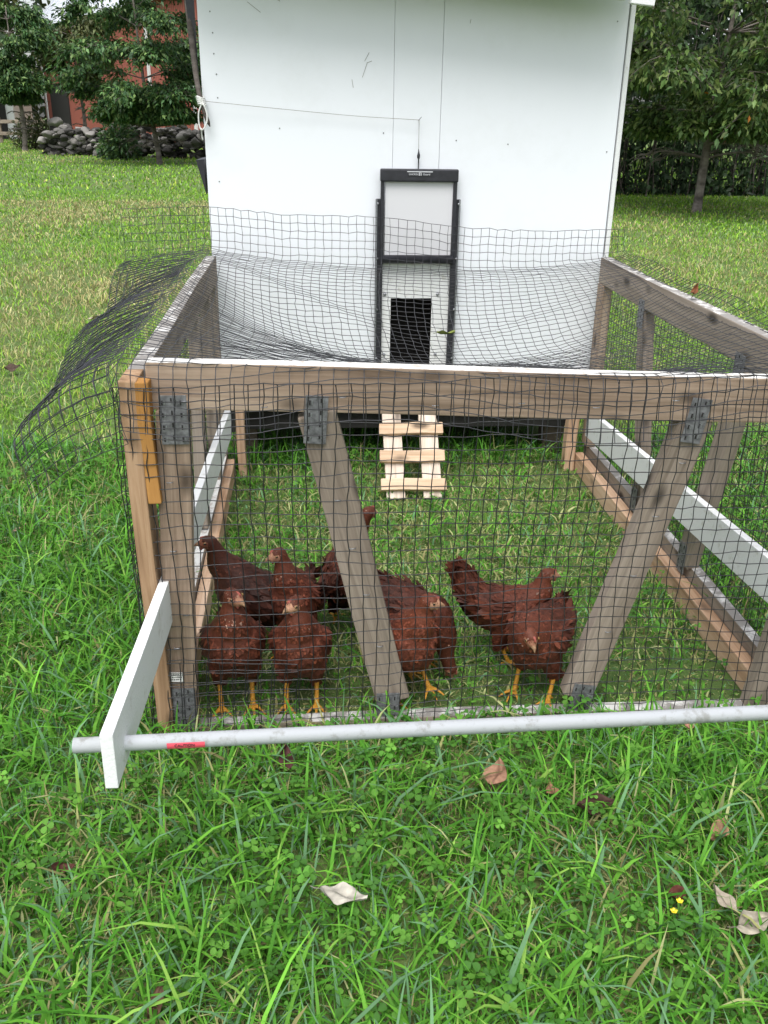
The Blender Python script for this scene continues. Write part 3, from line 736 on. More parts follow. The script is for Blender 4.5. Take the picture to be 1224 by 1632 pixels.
hen("brown hen facing the camera beside the front post, head turned to the brace", (-0.545, 0.105, 0), -83, head=(0.066, 0.0, 0.330), hyaw=42, bpitch=38, fleck=0.9, pale=0.55)
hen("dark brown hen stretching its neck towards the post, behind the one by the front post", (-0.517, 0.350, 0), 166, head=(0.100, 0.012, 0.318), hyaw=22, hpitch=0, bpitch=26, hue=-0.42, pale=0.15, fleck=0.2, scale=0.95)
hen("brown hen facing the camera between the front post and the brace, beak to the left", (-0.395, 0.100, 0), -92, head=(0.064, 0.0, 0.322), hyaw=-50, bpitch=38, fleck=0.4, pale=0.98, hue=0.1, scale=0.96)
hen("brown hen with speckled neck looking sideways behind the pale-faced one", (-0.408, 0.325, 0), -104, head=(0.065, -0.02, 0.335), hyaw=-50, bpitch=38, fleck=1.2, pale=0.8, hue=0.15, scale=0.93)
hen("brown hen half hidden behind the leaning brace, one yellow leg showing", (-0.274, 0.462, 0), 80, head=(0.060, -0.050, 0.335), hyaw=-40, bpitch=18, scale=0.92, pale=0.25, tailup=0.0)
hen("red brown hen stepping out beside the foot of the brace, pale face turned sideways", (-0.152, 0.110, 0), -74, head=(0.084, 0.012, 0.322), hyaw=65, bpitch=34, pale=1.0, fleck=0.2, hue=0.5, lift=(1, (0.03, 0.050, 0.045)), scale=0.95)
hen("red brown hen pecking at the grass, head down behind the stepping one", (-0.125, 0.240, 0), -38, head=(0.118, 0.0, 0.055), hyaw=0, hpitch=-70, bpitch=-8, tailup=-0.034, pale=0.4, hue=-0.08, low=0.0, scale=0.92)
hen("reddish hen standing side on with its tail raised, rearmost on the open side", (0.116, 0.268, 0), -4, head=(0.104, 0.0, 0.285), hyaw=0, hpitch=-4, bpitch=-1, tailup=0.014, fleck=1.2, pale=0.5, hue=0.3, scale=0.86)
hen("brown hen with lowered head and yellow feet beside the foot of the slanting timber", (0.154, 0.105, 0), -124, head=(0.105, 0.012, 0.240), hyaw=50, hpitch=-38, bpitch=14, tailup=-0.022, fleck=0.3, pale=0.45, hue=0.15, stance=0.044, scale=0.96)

# ------------------------------------------------------------------ grass, clover
def blades(x, y, h, wd, col, lean=0.5, seed=0, flat=0.0):
    r = np.random.default_rng(seed); n = len(x)
    az = r.uniform(0, 2*np.pi, n); ln = np.abs(r.normal(lean, 0.28, n))+0.05
    d = np.stack([np.cos(az), np.sin(az), np.zeros(n)], 1); s = np.stack([-np.sin(az+r.normal(0, .5, n)), np.cos(az), np.zeros(n)], 1)
    b0 = np.stack([x, y, np.full(n, -0.004)], 1)
    lv = []
    for t, wt in ((0.0, 0.8), (0.38, 1.0), (0.72, 0.72)):
        c = b0+d*(h*ln*t**1.7)[:, None]; c[:, 2] += h*t*(1-0.42*np.minimum(ln, 1.2)*t)
        lv.append(c-s*(wd*wt/2)[:, None]); lv.append(c+s*(wd*wt/2)[:, None])
    c = b0+d*(h*ln)[:, None]; c[:, 2] += h*(1-0.50*np.minimum(ln, 1.3)); lv.append(c)
    V = np.stack(lv, 1).reshape(-1, 3); o = np.arange(n)*7
    Q = np.concatenate([np.stack([o, o+1, o+3, o+2], 1), np.stack([o+2, o+3, o+5, o+4], 1)]); T = np.stack([o+4, o+5, o+6], 1)
    return V, T, Q, np.repeat(col, 7, 0)
def grass_cols(x, y, dry, seed, n):
    r = np.random.default_rng(seed)
    pal = np.array([[0.055, 0.165, 0.018], [0.082, 0.215, 0.024], [0.115, 0.270, 0.032], [0.110, 0.205, 0.105], [0.19, 0.31, 0.06]])  # pale bluish entry: bluish-green blades, with sky highlights painted in
    c = pal[r.choice(5, n, p=[0.27, 0.28, 0.20, 0.20, 0.05])]*np.exp(r.normal(0, 0.16, (n, 1)))
    dr = r.random(n) < dry
    dpal = np.array([[0.27, 0.25, 0.11], [0.20, 0.17, 0.08], [0.33, 0.32, 0.16]])
    c[dr] = 1.0*dpal[r.choice(3, dr.sum())]*np.exp(r.normal(0, 0.15, (dr.sum(), 1)))
    return c*np.array([1.32, 1.22, 1.15])
def blocked(x, y):
    b_ = (x > -0.74) & (x < 0.75) & (y > 1.95) & (y < YW+D+0.1)
    for c_, hw in ((XL, 0.024), (XL+0.034, 0.02), (XR+0.01, 0.02), (XR-0.026, 0.022)): b_ |= (np.abs(x-c_) < hw) & (y > 0) & (y < 1.64)
    b_ |= (np.abs(y-YF) < 0.022) & (x > -0.70) & (x < 0.74)
    return b_
def in_view(x, y, m=0.15):
    dx, dy = x-CAM.x, y-CAM.y
    f = dx*fwd.x+dy*fwd.y+(0-CAM.z)*fwd.z; rr = dx*rt.x+dy*rt.y
    return (f > 0.3) & (np.abs(rr/f) < 612/FPX+m)
def field(name, regs, seed, mats=GRASSV):
    Vs, Ts, Qs, Cs, off = [], [], [], [], 0
    for k, (x0, x1, y0, y1, n, h0, h1, w0, w1, dry, lean) in enumerate(regs):
        r = np.random.default_rng(seed+k)
        x = r.uniform(x0, x1, n); y = r.uniform(y0, y1, n)
        inrun = (x > -0.70) & (x < 0.71) & (y > 0) & (y < 1.64)
        cl = fbm(x, y, 3.2, seed+50)
        keep = in_view(x, y, 0.5 if y0 < 9 else 0.25) & ~blocked(x, y) & (r.random(n) < 0.35+1.1*np.clip(cl-0.2, 0, 1))
        if y0 < 2: keep &= ~(inrun & (r.random(n) < np.where(y > 1.40, 0.45, 0.06)))
        x, y, inrun = x[keep], y[keep], inrun[keep]; n = len(x)
        h = (h0+(h1-h0)*r.random(n)**2.0)*(0.65+0.8*fbm(x, y, 2.2, seed+9))
        h = np.where(inrun, h*np.where(y < 0.22, 0.34, 0.48), h)
        wd = r.uniform(w0, w1, n)
        dn = fbm(x, y, 0.55 if y0 > 2 else 2.6, seed+21)
        dr = np.clip(dry*(0.25+2.6*np.clip(dn-0.36, 0, 1)*2), 0, 0.85)
        dr = np.where(inrun, np.clip(dr+0.26+0.2*(y < 0.4), 0, 0.75), dr)
        if y0 > 1.9:
            dr = np.where((y > 13) & (y < 24), dr*0.25, dr); dr = np.where(x > 0.7, dr*0.6, dr)
        gc = grass_cols(x, y, dr, seed+k+3, n)
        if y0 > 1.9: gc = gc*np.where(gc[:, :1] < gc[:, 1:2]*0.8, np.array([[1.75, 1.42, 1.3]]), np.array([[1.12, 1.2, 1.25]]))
        if y0 < 1.9: gc = gc*np.array([0.86, 1.02, 0.98])
        gc = np.where(inrun[:, None], gc*1.12, gc)
        V, T, Q, C = blades(x, y, h, wd, gc, lean, seed+k+7)
        Vs.append(V); Ts.append(T+off); Qs.append(Q+off); Cs.append(C); off += len(V)
    return link(name, np_mesh(name, np.concatenate(Vs), np.concatenate(Ts), np.concatenate(Qs), np.concatenate(Cs), True), mats)
g = field("grass", [
    (-2.3, 1.95, -1.3, 1.95, 195500, 0.025, 0.065, 0.0022, 0.0040, 0.28, 0.75),      # short undergrowth
    (-2.3, 1.95, -1.3, 1.95, 81600, 0.045, 0.135, 0.0032, 0.0070, 0.07, 0.62),     # long blades
    (-2.3, 1.95, -1.3, 0.0, 3600, 0.09, 0.17, 0.0045, 0.0080, 0.0, 0.75),
    (-2.3, 1.95, -1.3, 1.95, 68000, 0.012, 0.035, 0.0014, 0.0026, 0.75, 1.2),      # thatch
    (-5.2, 4.7, 1.95, 4.5, 145000, 0.022, 0.075, 0.0026, 0.0050, 0.34, 0.7),
    (-7.6, 7.0, 4.5, 8.5, 140000, 0.025, 0.075, 0.0045, 0.0085, 0.38, 0.65),
    (-10.0, 9.0, 8.5, 15.0, 130000, 0.03, 0.075, 0.008, 0.014, 0.34, 0.6),
    (-22.0, 16.0, 15.0, 42.0, 150000, 0.04, 0.09, 0.016, 0.032, 0.18, 0.5)], 100)
tag(g, "green lawn grass with dry tan patches", "grass", kind='stuff')
def clovers(n, seed):
    r = np.random.default_rng(seed)
    x = r.uniform(-2.2, 1.9, n); y = r.uniform(-1.3, 1.9, n)
    dens = fbm(x, y, 2.4, seed)
    keep = in_view(x, y, 0.5) & ~blocked(x, y) & (r.random(n) < np.clip((dens-0.34)*4, 0.04, 1)) & ~((x > -0.7) & (x < 0.71) & (y > 0) & (r.random(n) < 0.75))
    x, y = x[keep], y[keep]; n = len(x)
    z = r.uniform(0.022, 0.068, n); sz = r.uniform(0.006, 0.0135, n); az = r.uniform(0, 6.28, n)
    tx, ty = r.normal(0, 0.25, n), r.normal(0, 0.25, n)
    base = np.array([[0.075, 0.205, 0.028], [0.115, 0.275, 0.040], [0.055, 0.155, 0.026]])[r.choice(3, n)]*np.exp(r.normal(0, 0.15, (n, 1)))
    Vs, Ts, Cs, off = [], [], [], 0
    shape = [(0.0, 0.0), (0.55, -0.48), (1.0, -0.50), (1.22, -0.22), (1.14, 0.0), (1.22, 0.22), (1.0, 0.50), (0.55, 0.48)]
    for k in range(3):
        a = az+k*2.094+r.normal(0, 0.12, n)
        P = []
        for (u, v_) in shape:
            px = (np.cos(a)*u-np.sin(a)*v_)*sz; py = (np.sin(a)*u+np.cos(a)*v_)*sz
            P.append(np.stack([x+px, y+py, z+px*tx+py*ty+0.25*sz*abs(v_)*1.2-0.1*sz*u], 1))
        V = np.stack(P, 1).reshape(-1, 3); o = off+np.arange(n)*8
        for q in range(1, 7): Ts.append(np.stack([o, o+q, o+q+1], 1))
        Vs.append(V); Cs.append(np.repeat(base*r.uniform(0.9, 1.1, (n, 1)), 8, 0)); off += len(V)
    # stalks
    s = np.stack([x, y, np.full(n, -0.003)], 1); e = np.stack([x, y, z], 1); dx = np.array([0.0007, 0, 0])
    V = np.stack([s-dx, s+dx, e+dx, e-dx], 1).reshape(-1, 3); o = off+np.arange(n)*4
    Vs.append(V); Cs.append(np.repeat(base, 4, 0)); Ts.append(np.stack([o, o+1, o+2], 1)); Ts.append(np.stack([o, o+2, o+3], 1))
    return link("clover", np_mesh("clover", np.concatenate(Vs), np.concatenate(Ts), None, np.concatenate(Cs), False), GRASSV)
tag(clovers(15500, 31), "patches of clover in the lawn", "clover", kind='stuff')

# ------------------------------------------------------------------ fallen leaves
def leaf(label, loc, size, asp, rz, col, curl=0.4, tilt=(0, 0), group=None, fold=0.25, lobed=0.0, name="fallen_leaf", cat="leaf", sub=None):
    nu, nv = 15, 9; V = []; C = []
    sd_ = int(abs(loc[0]*7919+loc[1]*104729)); r = np.random.default_rng(sd_)
    for i in range(nu):
        t = i/(nu-1)
        wdt = asp*0.5*math.sin(math.pi*t**0.85)**0.8*(1+lobed*math.sin(t*19))+0.012
        for j in range(nv):
            s = j/(nv-1)*2-1
            x = (t-0.5)*size; y = s*wdt*size
            z = size*(curl*((t-0.45)**2)*1.2+fold*abs(s)*wdt+0.05*math.sin(t*9+s*4+sd_)+0.12*curl*s*math.sin(t*5+sd_))
            V.append((x, y, z))
            k = np.array(col)*(0.82+0.36*r.random())
            if abs(s) < 0.13: k = np.array(col)*0.55
            C.append(k)
    Q = [(i*nv+j, i*nv+j+1, (i+1)*nv+j+1, (i+1)*nv+j) for i in range(nu-1) for j in range(nv-1)]
    V = np.array(V); Vb = V.copy(); Vb[:, 2] -= 0.0006
    Q2 = [tuple(reversed([a+len(V) for a in q])) for q in Q]
    # stem
    st_, sq, stt = tubes([[(-0.5*size, 0, 0.05*size), (-0.62*size, 0.02*size, 0.02*size), (-0.72*size, 0.05*size, 0.03*size)]], 0.0009, 5)
    nV = 2*len(V)
    me = np_mesh(name, np.concatenate([V, Vb, st_]), stt+nV, np.concatenate([np.array(Q+Q2), sq+nV]), np.concatenate([C, C, np.tile(np.array(col)*0.5, (len(st_), 1))]), True)
    mw = Matrix.Translation(loc) @ Matrix.Rotation(R_(rz), 4, 'Z') @ Matrix.Rotation(R_(tilt[0]), 4, 'Y') @ Matrix.Rotation(R_(tilt[1]), 4, 'X')
    o = link(name, me, DRYL, None, mw); return tag(o, label, cat, group)
def net_point(x, y):
    d = (NET[:, :, 0]-x)**2+(NET[:, :, 1]-y)**2; i, j = np.unravel_index(d.argmin(), d.shape); return NET[i, j]
leaf("large pale grey dead leaf with a dark midrib lying in the foreground grass", (-0.322, -0.536, 0.072), 0.080, 0.62, -12, (0.50, 0.47, 0.40), 0.25, (8, -18), fold=0.15, lobed=0.12)
leaf("broad tan dead leaf standing in the grass in front of the pipe", (0.000, -0.232, 0.058), 0.058, 0.85, 60, (0.36, 0.20, 0.13), 0.5, (-30, -25))
leaf("small curled tan leaf beside the broad tan one", (0.103, -0.261, 0.036), 0.034, 0.75, 110, (0.33, 0.17, 0.10), 0.9, (-20, 20))
leaf("dark brown crumpled leaf between the small tan leaf and the curled one", (0.175, -0.312, 0.034), 0.080, 0.42, 10, (0.085, 0.045, 0.035), 0.9, (5, 25), fold=0.6)
leaf("tan curled leaf among tall blades, right of the crumpled dark leaf", (0.390, -0.409, 0.040), 0.050, 0.70, 40, (0.34, 0.20, 0.12), 1.0, (-15, -20), fold=0.5)
leaf("dark red brown leaf scrap beside the yellow buttercups", (0.261, -0.531, 0.030), 0.040, 0.6, 20, (0.11, 0.035, 0.025), 0.8, (0, 15))
leaf("upper grey shrivelled leaf at the edge of the foreground", (0.318, -0.578, 0.060), 0.055, 0.45, 120, (0.36, 0.31, 0.24), 0.5, (-15, 10), fold=0.5, group=None)
leaf("lower grey shrivelled leaf with twisted tip at the edge of the foreground", (0.343, -0.625, 0.060), 0.070, 0.55, 20, (0.36, 0.32, 0.25), 0.6, (10, 25), fold=0.5)
leaf("dark purplish leaf standing on edge just below the pipe", (-0.428, -0.135, 0.040), 0.055, 0.50, 95, (0.10, 0.040, 0.040), 0.9, (-50, 10), fold=0.6)
leaf("dark red brown leaf sunk in the grass by the end of the white arm", (-0.818, -0.397, 0.022), 0.045, 0.5, 5, (0.115, 0.045, 0.035), 0.8, (0, 20), fold=0.4)
leaf("long brown curled leaf at the bottom of the picture", (-0.612, -0.690, 0.034), 0.065, 0.28, 78, (0.15, 0.085, 0.055), 0.9, (-20, 20), fold=0.7)
leaf("small tan leaf lying by the hanging corner of the netting", (-1.297, 1.049, 0.035), 0.045, 0.8, 30, (0.42, 0.29, 0.21), 0.5, (-15, -20))
leaf("pinkish brown leaf caught in front of the bottom rail", (0.462, -0.075, 0.050), 0.036, 0.7, 80, (0.38, 0.19, 0.13), 0.5, (-60, 0))
leaf("tan leaf flake on the far lawn beside the coop", (-1.736, 4.239, 0.05), 0.07, 0.8, 30, (0.55, 0.45, 0.36), 0.4, (-10, -20))
leaf("dark fallen leaf on the lawn left of the netting", (-1.897, 3.038, 0.04), 0.08, 0.6, 30, (0.09, 0.06, 0.045), 0.6, (0, 20))
p = net_point(0.045, 1.05)
leaf("green and yellow leaf lying on the sagging netting by the pop door", (p[0], p[1], p[2]+0.010), 0.055, 0.40, -8, (0.20, 0.24, 0.06), 0.4, (0, -15), fold=0.4)
leaf("rusty brown leaf caught on the long rail under the netting", (0.703, 0.80, H+0.018), 0.045, 0.4, 60, (0.19, 0.07, 0.03), 0.9, (-20, 20), fold=0.6)
for (x, y, z, l) in [(0.236, -0.588, 0.075, "larger yellow buttercup in the foreground grass"), (0.221, -0.603, 0.070, "smaller yellow buttercup beside the larger one")]:
    f = empty("buttercup", (x, y, 0), l, "flower", "buttercups in the grass")
    tube_obj("stem", [crom([(x, y, 0), (x+0.004, y, z*0.5), (x, y, z)], 8)], 0.0008, plain("stem_green", (0.08, 0.18, 0.03), 0.6), f)
    bm = bmesh.new()
    for k in range(5):
        a = k*1.2566; bmesh.ops.create_uvsphere(bm, u_segments=8, v_segments=6, radius=1.0, matrix=Matrix.Translation((x+0.0032*math.cos(a), y+0.0032*math.sin(a), z+0.002)) @ Matrix.Rotation(a, 4, 'Z') @ Matrix.Rotation(R_(-30), 4, 'Y') @ Matrix.Diagonal((0.0034, 0.0026, 0.0008, 1)))
    bm_obj("petals", bm, plain("buttercup_yellow", (0.80, 0.58, 0.02), 0.35), f, None, True)

# ------------------------------------------------------------------ trees and other foliage
def leaf_cloud(pos, L, W, dirs, nrm, cols, droop=0.15):
    """folded leaf: 6 vertices, 4 triangles"""
    d = dirs/(np.linalg.norm(dirs, axis=1)[:, None]+1e-9); s = np.cross(nrm, d); s /= np.linalg.norm(s, axis=1)[:, None]+1e-9; nn = np.cross(d, s)
    L = L[:, None]; W = W[:, None]
    a = pos; m1 = pos+d*L*0.5-nn*L*0.03; t = pos+d*L-nn*L*droop
    l = pos+d*L*0.42+s*W*0.5+nn*W*0.14; r = pos+d*L*0.42-s*W*0.5+nn*W*0.14
    V = np.stack([a, l, m1, r, t], 1).reshape(-1, 3); o = np.arange(len(pos))*5
    T = np.concatenate([np.stack([o, o+2, o+1], 1), np.stack([o, o+3, o+2], 1), np.stack([o+1, o+2, o+4], 1), np.stack([o+2, o+3, o+4], 1)])
    return V, T, np.repeat(cols, 5, 0)
def pal_cols(r, n, pal, var=0.22):
    pal = np.array(pal); return pal[r.integers(0, len(pal), n)]*np.exp(r.normal(0, var, (n, 1)))
def tree(name, label, base, zc, rx, rz_, trunk_r, ztop, nb, sprays, lpb, lsize, asp, pal, seed, cat="tree", group=None, lean=0.0, zmin=None, trunk_pts=None, droop=0.35):
    r = np.random.default_rng(seed); bx, by = base
    root = empty(name, (bx, by, 0), label, cat, group)
    TP = crom(trunk_pts if trunk_pts is not None else [(bx, by, -0.05), (bx+0.03*zc, by, zc*0.3), (bx+lean*0.5, by, zc*0.8), (bx+lean, by, ztop)], 16)
    TR = trunk_r*np.interp(np.linspace(0, 1, 16), [0, 0.03, 0.3, 1], [1.25, 1.04, 0.9, 0.12])
    paths, rads = [TP], [TR]
    tips = []
    for k in range(nb):
        t = r.uniform(0.26, 0.98); i = t*15; p0 = TP[int(i)]
        z = p0[2]
        zz = (z-zc)/rz_
        ext = rx*math.sqrt(max(0.12, 1-min(1, abs(zz))**2))*r.uniform(0.7, 1.08)
        az = k*2.39996+r.normal(0, 0.3)
        d = np.array([math.cos(az), math.sin(az), 0])
        rise = r.uniform(0.05, 0.45)*ext*(0.4 if z < zc else 1)
        B = crom([p0, p0+d*ext*0.4+np.array([0, 0, rise*0.8]), p0+d*ext*0.8+np.array([0, 0, rise]), p0+d*ext+np.array([0, 0, rise-0.12*ext])], 10)
        paths.append(B); rads.append(np.linspace(trunk_r*0.34*(1-0.55*t), 0.006, 10))
        for s in range(sprays):
            u = r.uniform(0.25, 1.0); q = B[min(9, int(u*9.99))]
            a2 = az+r.choice([-1, 1])*r.uniform(0.2, 1.3); sl = ext*r.uniform(0.15, 0.38)
            d2 = np.array([math.cos(a2), math.sin(a2), r.uniform(-0.25, 0.45)])
            tw = crom([q, q+d2*sl*0.5, q+d2*sl+np.array([0, 0, -droop*sl])], 6)
            paths.append(tw); rads.append(np.linspace(0.008, 0.003, 6)); tips.append(tw)
    V, Q, T = tubes(paths, rads, 7); link("trunk", np_mesh("trunk", V, T, Q, None, True), BARK, root)
    n = len(tips)*lpb
    TW = np.array(tips); wi = np.repeat(np.arange(len(tips)), lpb); u = r.uniform(0.1, 1.0, n)*4.99; iu = u.astype(int); fu = (u-iu)[:, None]
    pos = TW[wi, iu]*(1-fu)+TW[wi, iu+1]*fu; pos = pos+r.normal(0, lsize*0.55, (n, 3))
    if zmin: pos[:, 2] = np.where(pos[:, 2] < zmin, zmin+np.abs(r.normal(0, 0.15, n)), pos[:, 2])
    ax = TW[wi, 5]-TW[wi, 0]; ax /= np.linalg.norm(ax, axis=1)[:, None]
    dirs = ax*0.8+r.normal(0, 0.55, (n, 3)); dirs[:, 2] -= droop
    nr = np.array([0, 0, 1.0])+r.normal(0, 0.35, (n, 3))
    cols = pal_cols(r, n, pal)*np.repeat(np.exp(r.normal(0, 0.18, len(tips))), lpb)[:, None]
    Ls = lsize*r.uniform(0.7, 1.25, n)
    if seed == 11: turned = r.random(n) < 0.0012; cols[turned] = np.array([0.55, 0.20, 0.03])
    V, T, C = leaf_cloud(pos, Ls, Ls*asp, dirs, nr, cols)
    link("crown", np_mesh("crown", V, T, None, C, False), LEAFV, root)
    return root
GRN = [(0.050, 0.115, 0.036), (0.075, 0.150, 0.044), (0.042, 0.098, 0.038), (0.110, 0.175, 0.050)]
OLV = [(0.075, 0.095, 0.028), (0.055, 0.085, 0.025), (0.095, 0.105, 0.035)]
DKG = [(0.022, 0.050, 0.018), (0.032, 0.068, 0.020), (0.040, 0.080, 0.028)]
tree("young_tree", "young broadleaf tree with drooping leaves in front of the dark hedge", (5.42, 12.07), 3.2, 2.5, 2.5, 0.066, 5.8, 60, 18, 36, 0.112, 0.44, [(0.075, 0.135, 0.034), (0.105, 0.170, 0.042), (0.060, 0.115, 0.034), (0.150, 0.200, 0.060)], 11, group="young trees on the lawn",
     trunk_pts=[(5.42, 12.07, -0.05), (5.43, 12.07, 0.7), (5.46, 12.07, 1.5), (5.55, 12.05, 3.0), (5.66, 12.0, 5.8)], zmin=1.05)
tree("young_tree", "dark leafy young tree in front of the stone wall, close to the coop", (-4.15, 23.7), 3.0, 1.95, 2.2, 0.075, 5.2, 64, 18, 42, 0.135, 0.45, GRN, 12, group="young trees on the lawn", lean=-0.1, zmin=1.05,
     trunk_pts=[(-4.15, 23.7, -0.05), (-4.22, 23.7, 0.7), (-4.4, 23.7, 2.0), (-4.55, 23.7, 5.2)])
tree("young_tree", "dark young tree at the far left end of the lawn", (-9.63, 31.2), 2.9, 1.15, 1.5, 0.085, 4.2, 54, 16, 34, 0.155, 0.45, GRN, 13, group="young trees on the lawn", zmin=1.5)
tree("olive_tree", "tall olive green tree rising behind the dark young tree at the far left", (-14.6, 42.0), 7.2, 1.7, 4.0, 0.2, 10.5, 44, 15, 26, 0.42, 0.5, OLV, 14, zmin=4.6)
tree("olive_tree", "olive tinted tree between the two dark young trees, before the red barn", (-8.2, 33.5), 3.3, 1.25, 0.9, 0.07, 4.1, 44, 14, 30, 0.20, 0.42, OLV, 15, zmin=2.0)
# dark hedge at the right: dense foliage above, bare stems below
hedge = empty("hedge", (9.0, 15.6, 0), "dark overgrown hedge with bare stems at its foot behind the young tree", "hedge")
r = np.random.default_rng(21); n = 42000
hx = r.uniform(2.2, 15.5, n); hz = 0.55+r.random(n)**0.95*4.6; hy = 15.6+r.normal(0, 0.55, n)+0.35*np.sin(hx*1.7+hz)+0.25*np.sin(hz*2.6)
lo = fbm(hx+50, hz+50, 0.9, 77); keep = (hz > 0.40+0.70*lo) | (r.random(n) < 0.12)
hx, hy, hz = hx[keep], hy[keep], hz[keep]; n = len(hx)
ex = 6500; hx = np.concatenate([hx, r.uniform(2.2, 15.5, ex)]); hz = np.concatenate([hz, r.random(ex)**1.4*0.85]); hy = np.concatenate([hy, 15.35+r.normal(0, 0.25, ex)]); n += ex
dirs = r.normal(0, 0.6, (n, 3)); dirs[:, 1] -= 0.4; dirs[:, 2] -= 0.45
cl = np.exp(1.1*(fbm(hx+9, hz+9, 1.6, 5)-0.5))[:, None]
V, T, C = leaf_cloud(np.stack([hx, hy, hz], 1), r.uniform(0.10, 0.19, n), r.uniform(0.05, 0.09, n), dirs, np.array([0, -0.5, 0.8])+r.normal(0, 0.4, (n, 3)), pal_cols(r, n, DKG)*cl)
link("foliage", np_mesh("foliage", V, T, None, C), LEAFV, hedge)
paths, rads = [], []
for k in range(520):
    x = r.uniform(2.3, 15.2); y = 15.5+r.normal(0, 0.35); hh = r.uniform(1.2, 3.4); q = [(x, y, -0.03)]
    for s in range(1, 7): q.append((q[-1][0]+r.normal(0, 0.06), q[-1][1]+r.normal(0, 0.04), hh*s/6))
    paths.append(crom(q, 14)); rads.append(np.linspace(r.uniform(0.006, 0.015), 0.004, 14))
V, Q, T = tubes(paths, rads, 5, caps=False); link("stems", np_mesh("stems", V, None, Q, None, True), STICK, hedge)
# woods beyond the hedge and the left-hand trees
def woods(name, label, x0, x1, y0, y1, z0, z1, n, size, pal, seed):
    r = np.random.default_rng(seed)
    x = r.uniform(x0, x1, n); y = r.uniform(y0, y1, n); z = z0+(z1-z0)*r.random(n)
    k = z < z1*(0.6+0.5*fbm(x+30, y, 0.25, seed)); x, y, z = x[k], y[k], z[k]; n = len(x)
    dirs = r.normal(0, 0.7, (n, 3)); dirs[:, 2] -= 0.4
    cl = np.exp(1.2*(fbm(x+40, z+40, 0.6, seed)-0.5))[:, None]
    V, T, C = leaf_cloud(np.stack([x, y, z], 1), size*r.uniform(0.6, 1.3, n), size*0.5*r.uniform(0.7, 1.2, n), dirs, np.array([0, -0.6, 0.7])+r.normal(0, 0.4, (n, 3)), pal_cols(r, n, pal)*cl)
    tag(link(name, np_mesh(name, V, T, None, C), LEAFV), label, "woods", kind='stuff')
woods("woods", "dark woods behind the overgrown hedge and the drooping young tree", 3.0, 26.0, 21.0, 26.0, 1.7, 11.0, 26000, 0.42, DKG+[(0.06, 0.085, 0.03)], 41)
woods("woods", "tall far woods behind the low white shed and the red barn", -48.0, -16.5, 52.0, 66.0, 0.2, 15.0, 16000, 0.80, DKG+OLV, 43)
# stone wall
def rock(bm_list, c, s, r):
    V, T, Q = ellipsoids_mesh([((0, 0, 0), (1, 1, 1))])
    k = r.normal(0, 1, (12, 3)); V = V*(1+0.0*V)
    for q in k:
        q = q/np.linalg.norm(q); d = V@q; V = V-np.outer(np.maximum(0, d-r.uniform(0.45, 0.75)), q)*1.0
    V = V*np.array(s); a = r.uniform(0, 6.28); ca, sa = math.cos(a), math.sin(a)
    V = V@np.array([[ca, -sa, 0], [sa, ca, 0], [0, 0, 1]]).T+np.array(c)
    g = 0.05+0.28*r.random()**2.2; col = np.array([g, g*0.95, g*0.88])*(0.9+0.2*r.random())
    bm_list.append((V, T, Q, np.tile(col, (len(V), 1))))
def join_rocks(L):
    off = 0; Vs, Ts, Qs, Cs = [], [], [], []
    for V, T, Q, C in L: Vs.append(V); Ts.append(T+off); Qs.append(Q+off); Cs.append(C); off += len(V)
    return np.concatenate(Vs), np.concatenate(Ts), np.concatenate(Qs), np.concatenate(Cs)
r = np.random.default_rng(51); L = []
for k in range(560):
    t = r.random(); x = -8.3+t*6.2; y = 28.6-t*2.0+r.normal(0, 0.22)
    top = 0.80*(0.75+0.5*vnoise(np.array([x*0.9]), np.array([3.0]), 8)[0])*min(1, 0.45+t*6); z = r.random()**0.9*top
    s = r.uniform(0.09, 0.20); rock(L, (x, y, z), (s*1.25, s, s*r.uniform(0.55, 0.85)), r)
V, T, Q, C = join_rocks(L); sw = link("stone_wall", np_mesh("stone_wall", V, T, Q, C, False), STONE)
tag(sw, "tumbled dry stone wall of grey field stones along the far lawn", "stone wall")
L = []; rock(L, (-8.55, 31.5, 0.42), (0.42, 0.4, 0.55), r); rock(L, (-8.60, 31.4, 0.85), (0.3, 0.3, 0.2), r)
V, T, Q, C = join_rocks(L); bo = link("boulder", np_mesh("boulder", V, T, Q, C*0.8, False), STONE); tag(bo, "upright grey boulder at the end of the tumbled stone wall", "boulder")
# low shrub beside the boulder
def shrub(label, c, s, n, size, pal, seed):
    r = np.random.default_rng(seed); d = r.normal(0, 1, (n, 3)); d /= np.linalg.norm(d, axis=1)[:, None]
    rad = r.random(n)**0.45; P = d*rad[:, None]*np.array(s)*(0.8+0.5*fbm(d[:, 0]*2+5, d[:, 2]*2+5, 1.5, seed))[:, None]+np.array(c); P[:, 2] = np.maximum(P[:, 2], 0.02)
    dirs = d+r.normal(0, 0.5, (n, 3)); V, T, C = leaf_cloud(P, size*r.uniform(0.7, 1.3, n), size*0.45*r.uniform(0.7, 1.3, n), dirs, np.array([0, -0.3, 0.9])+r.normal(0, 0.4, (n, 3)), pal_cols(r, n, pal))
    root = empty("shrub", (c[0], c[1], 0), label, "shrub"); link("foliage", np_mesh("foliage", V, T, None, C), LEAFV, root)
    tube_obj("stems", [crom([(c[0]+r.normal(0, .05), c[1], -0.02), (c[0]+r.normal(0, .1), c[1], c[2]*0.6), (c[0]+r.normal(0, s[0]*0.5), c[1]+r.normal(0, .1), c[2]+s[2]*0.5)], 8) for k in range(9)], 0.012, STICK, root)
shrub("olive weedy shrub beside the grey boulder", (-9.6, 32.6, 0.45), (0.85, 0.5, 0.55), 1500, 0.13, OLV, 61)
shrub("dark green shrub leaning on the tumbled stone wall", (-5.55, 25.9, 0.45), (0.55, 0.4, 0.6), 1500, 0.14, GRN, 62)

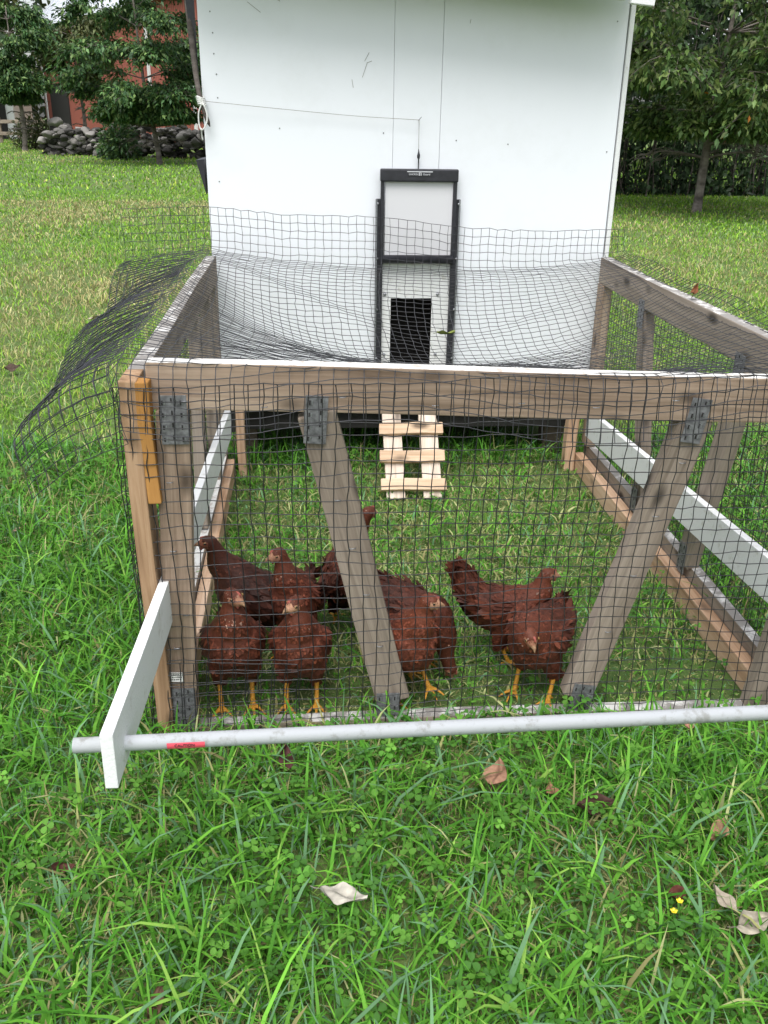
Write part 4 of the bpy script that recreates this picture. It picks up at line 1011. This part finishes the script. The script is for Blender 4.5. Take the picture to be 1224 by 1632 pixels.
# ------------------------------------------------------------------ red barn with a pale metal roof, behind the trees
A, B = Vector((-16.2, 60, 0)), Vector((-2.0, 34.0, 0)); dv = (B-A).normalized(); nv_ = Vector((dv.y, -dv.x, 0))
if nv_.y > 0: nv_ = -nv_
barn = empty("red_barn", (A+B)/2, "red board barn with a pale metal roof behind the trees", "barn")
m, n, b = new_mat("barn_red_boards")
v = mapped(n, (1, 1, 1), rnd=False); wv = N(n, 'ShaderNodeTexWave'); wv.inputs['Scale'].default_value = 1.6; wv.inputs['Distortion'].default_value = 0.3; n.links.new(v, wv.inputs['Vector'])
n.links.new(ramp(n, wv.outputs['Fac'], [(0.0, (0.10, 0.028, 0.02)), (0.12, (0.31, 0.085, 0.060)), (1.0, (0.37, 0.11, 0.078))]), b.inputs['Base Color']); b.inputs['Roughness'].default_value = 0.85
MWB = Matrix(((dv.x, -nv_.x, 0), (dv.y, -nv_.y, 0), (0, 0, 1))).to_4x4(); MWB.translation = A
LB = (B-A).length; EH = 5.75
bm = bmesh.new(); box(bm, (LB/2, 4.5, EH/2), (LB, 9.0, EH))
bm_obj("wall", bm, m, barn, MWB)
bm = bmesh.new()
vs_ = [bm.verts.new(p) for p in [(0, 0.0, EH+0.004), (0, 9, EH+0.004), (0, 4.5, EH+4.25), (LB, 0.0, EH+0.004), (LB, 9, EH+0.004), (LB, 4.5, EH+4.25)]]
bm.faces.new([vs_[0], vs_[2], vs_[1]]); bm.faces.new([vs_[3], vs_[4], vs_[5]]); bm.faces.new([vs_[0], vs_[1], vs_[4], vs_[3]]); bm.faces.new([vs_[0], vs_[3], vs_[5], vs_[2]]); bm.faces.new([vs_[1], vs_[2], vs_[5], vs_[4]]); bm_obj("gable", bm, m, barn, MWB)
rm_ = paint("barn_roof_metal", (0.62, 0.65, 0.70), 0.4, 0.2, 3)
for s_ in (1, -1):
    bm = bmesh.new(); a_ = math.atan2(4.4, 4.5)
    cy = 4.5-s_*2.35; box(bm, (LB/2, cy, EH+2.15), (LB+0.9, math.hypot(4.4, 4.5)+0.55, 0.10), 0, 0, Matrix.Rotation(s_*a_, 3, 'X'))
    for k in range(24): box(bm, (k*(LB/23), cy-s_*0.05, EH+2.22), (0.05, math.hypot(4.4, 4.5)+0.5, 0.06), 0, 0, Matrix.Rotation(s_*a_, 3, 'X'))
    bm_obj("roof", bm, rm_, barn, MWB)
for x in (LB*0.02, LB*0.63, LB*0.80):
    bm = bmesh.new(); box(bm, (x, -0.05, EH/2), (0.28, 0.06, EH-0.2)); bm_obj("white_trim", bm, WHITEB, barn, MWB)
bm = bmesh.new(); box(bm, (LB*0.12, -0.04, 1.3), (3.6, 0.08, 2.6)); bm_obj("dark_doorway", bm, DARK, barn, MWB)
# pale shed with a dark opening and a rail fence, far left
shed = empty("shed", (-14.6, 44, 0), "low white shed with a dark opening at the far left edge", "shed")
bm = bmesh.new(); box(bm, (-15.8, 45.5, 1.25), (4.6, 3.0, 2.5), 0, 0.01); bm_obj("wall", bm, WHITEB, shed)
bm = bmesh.new(); box(bm, (-15.8, 45.4, 2.62), (5.1, 3.7, 0.14), 0, 0.01, Matrix.Rotation(R_(6), 3, 'X')); bm_obj("roof", bm, PLATE, shed)
bm = bmesh.new(); box(bm, (-14.6, 43.97, 0.95), (1.5, 0.06, 1.9), 0, 0.005); bm_obj("door", bm, DARK, shed)  # flat near-black slab paints the shade inside the open doorway
fence = empty("rail_fence", (-13.0, 38, 0), "grey wooden rail fence in front of the low white shed", "fence")
for x in (-16.0, -14.2, -12.4, -10.8):
    beam("fence_post", (x, 38, 0), (x, 38, 0.95), 0.12, 0.12, WOODG, fence, upv=(0, -1, 0))
for z in (0.35, 0.78): beam("fence_rail", (-16.3, 37.9, z), (-10.6, 37.9, z+0.02), 0.05, 0.13, WOODG, fence)
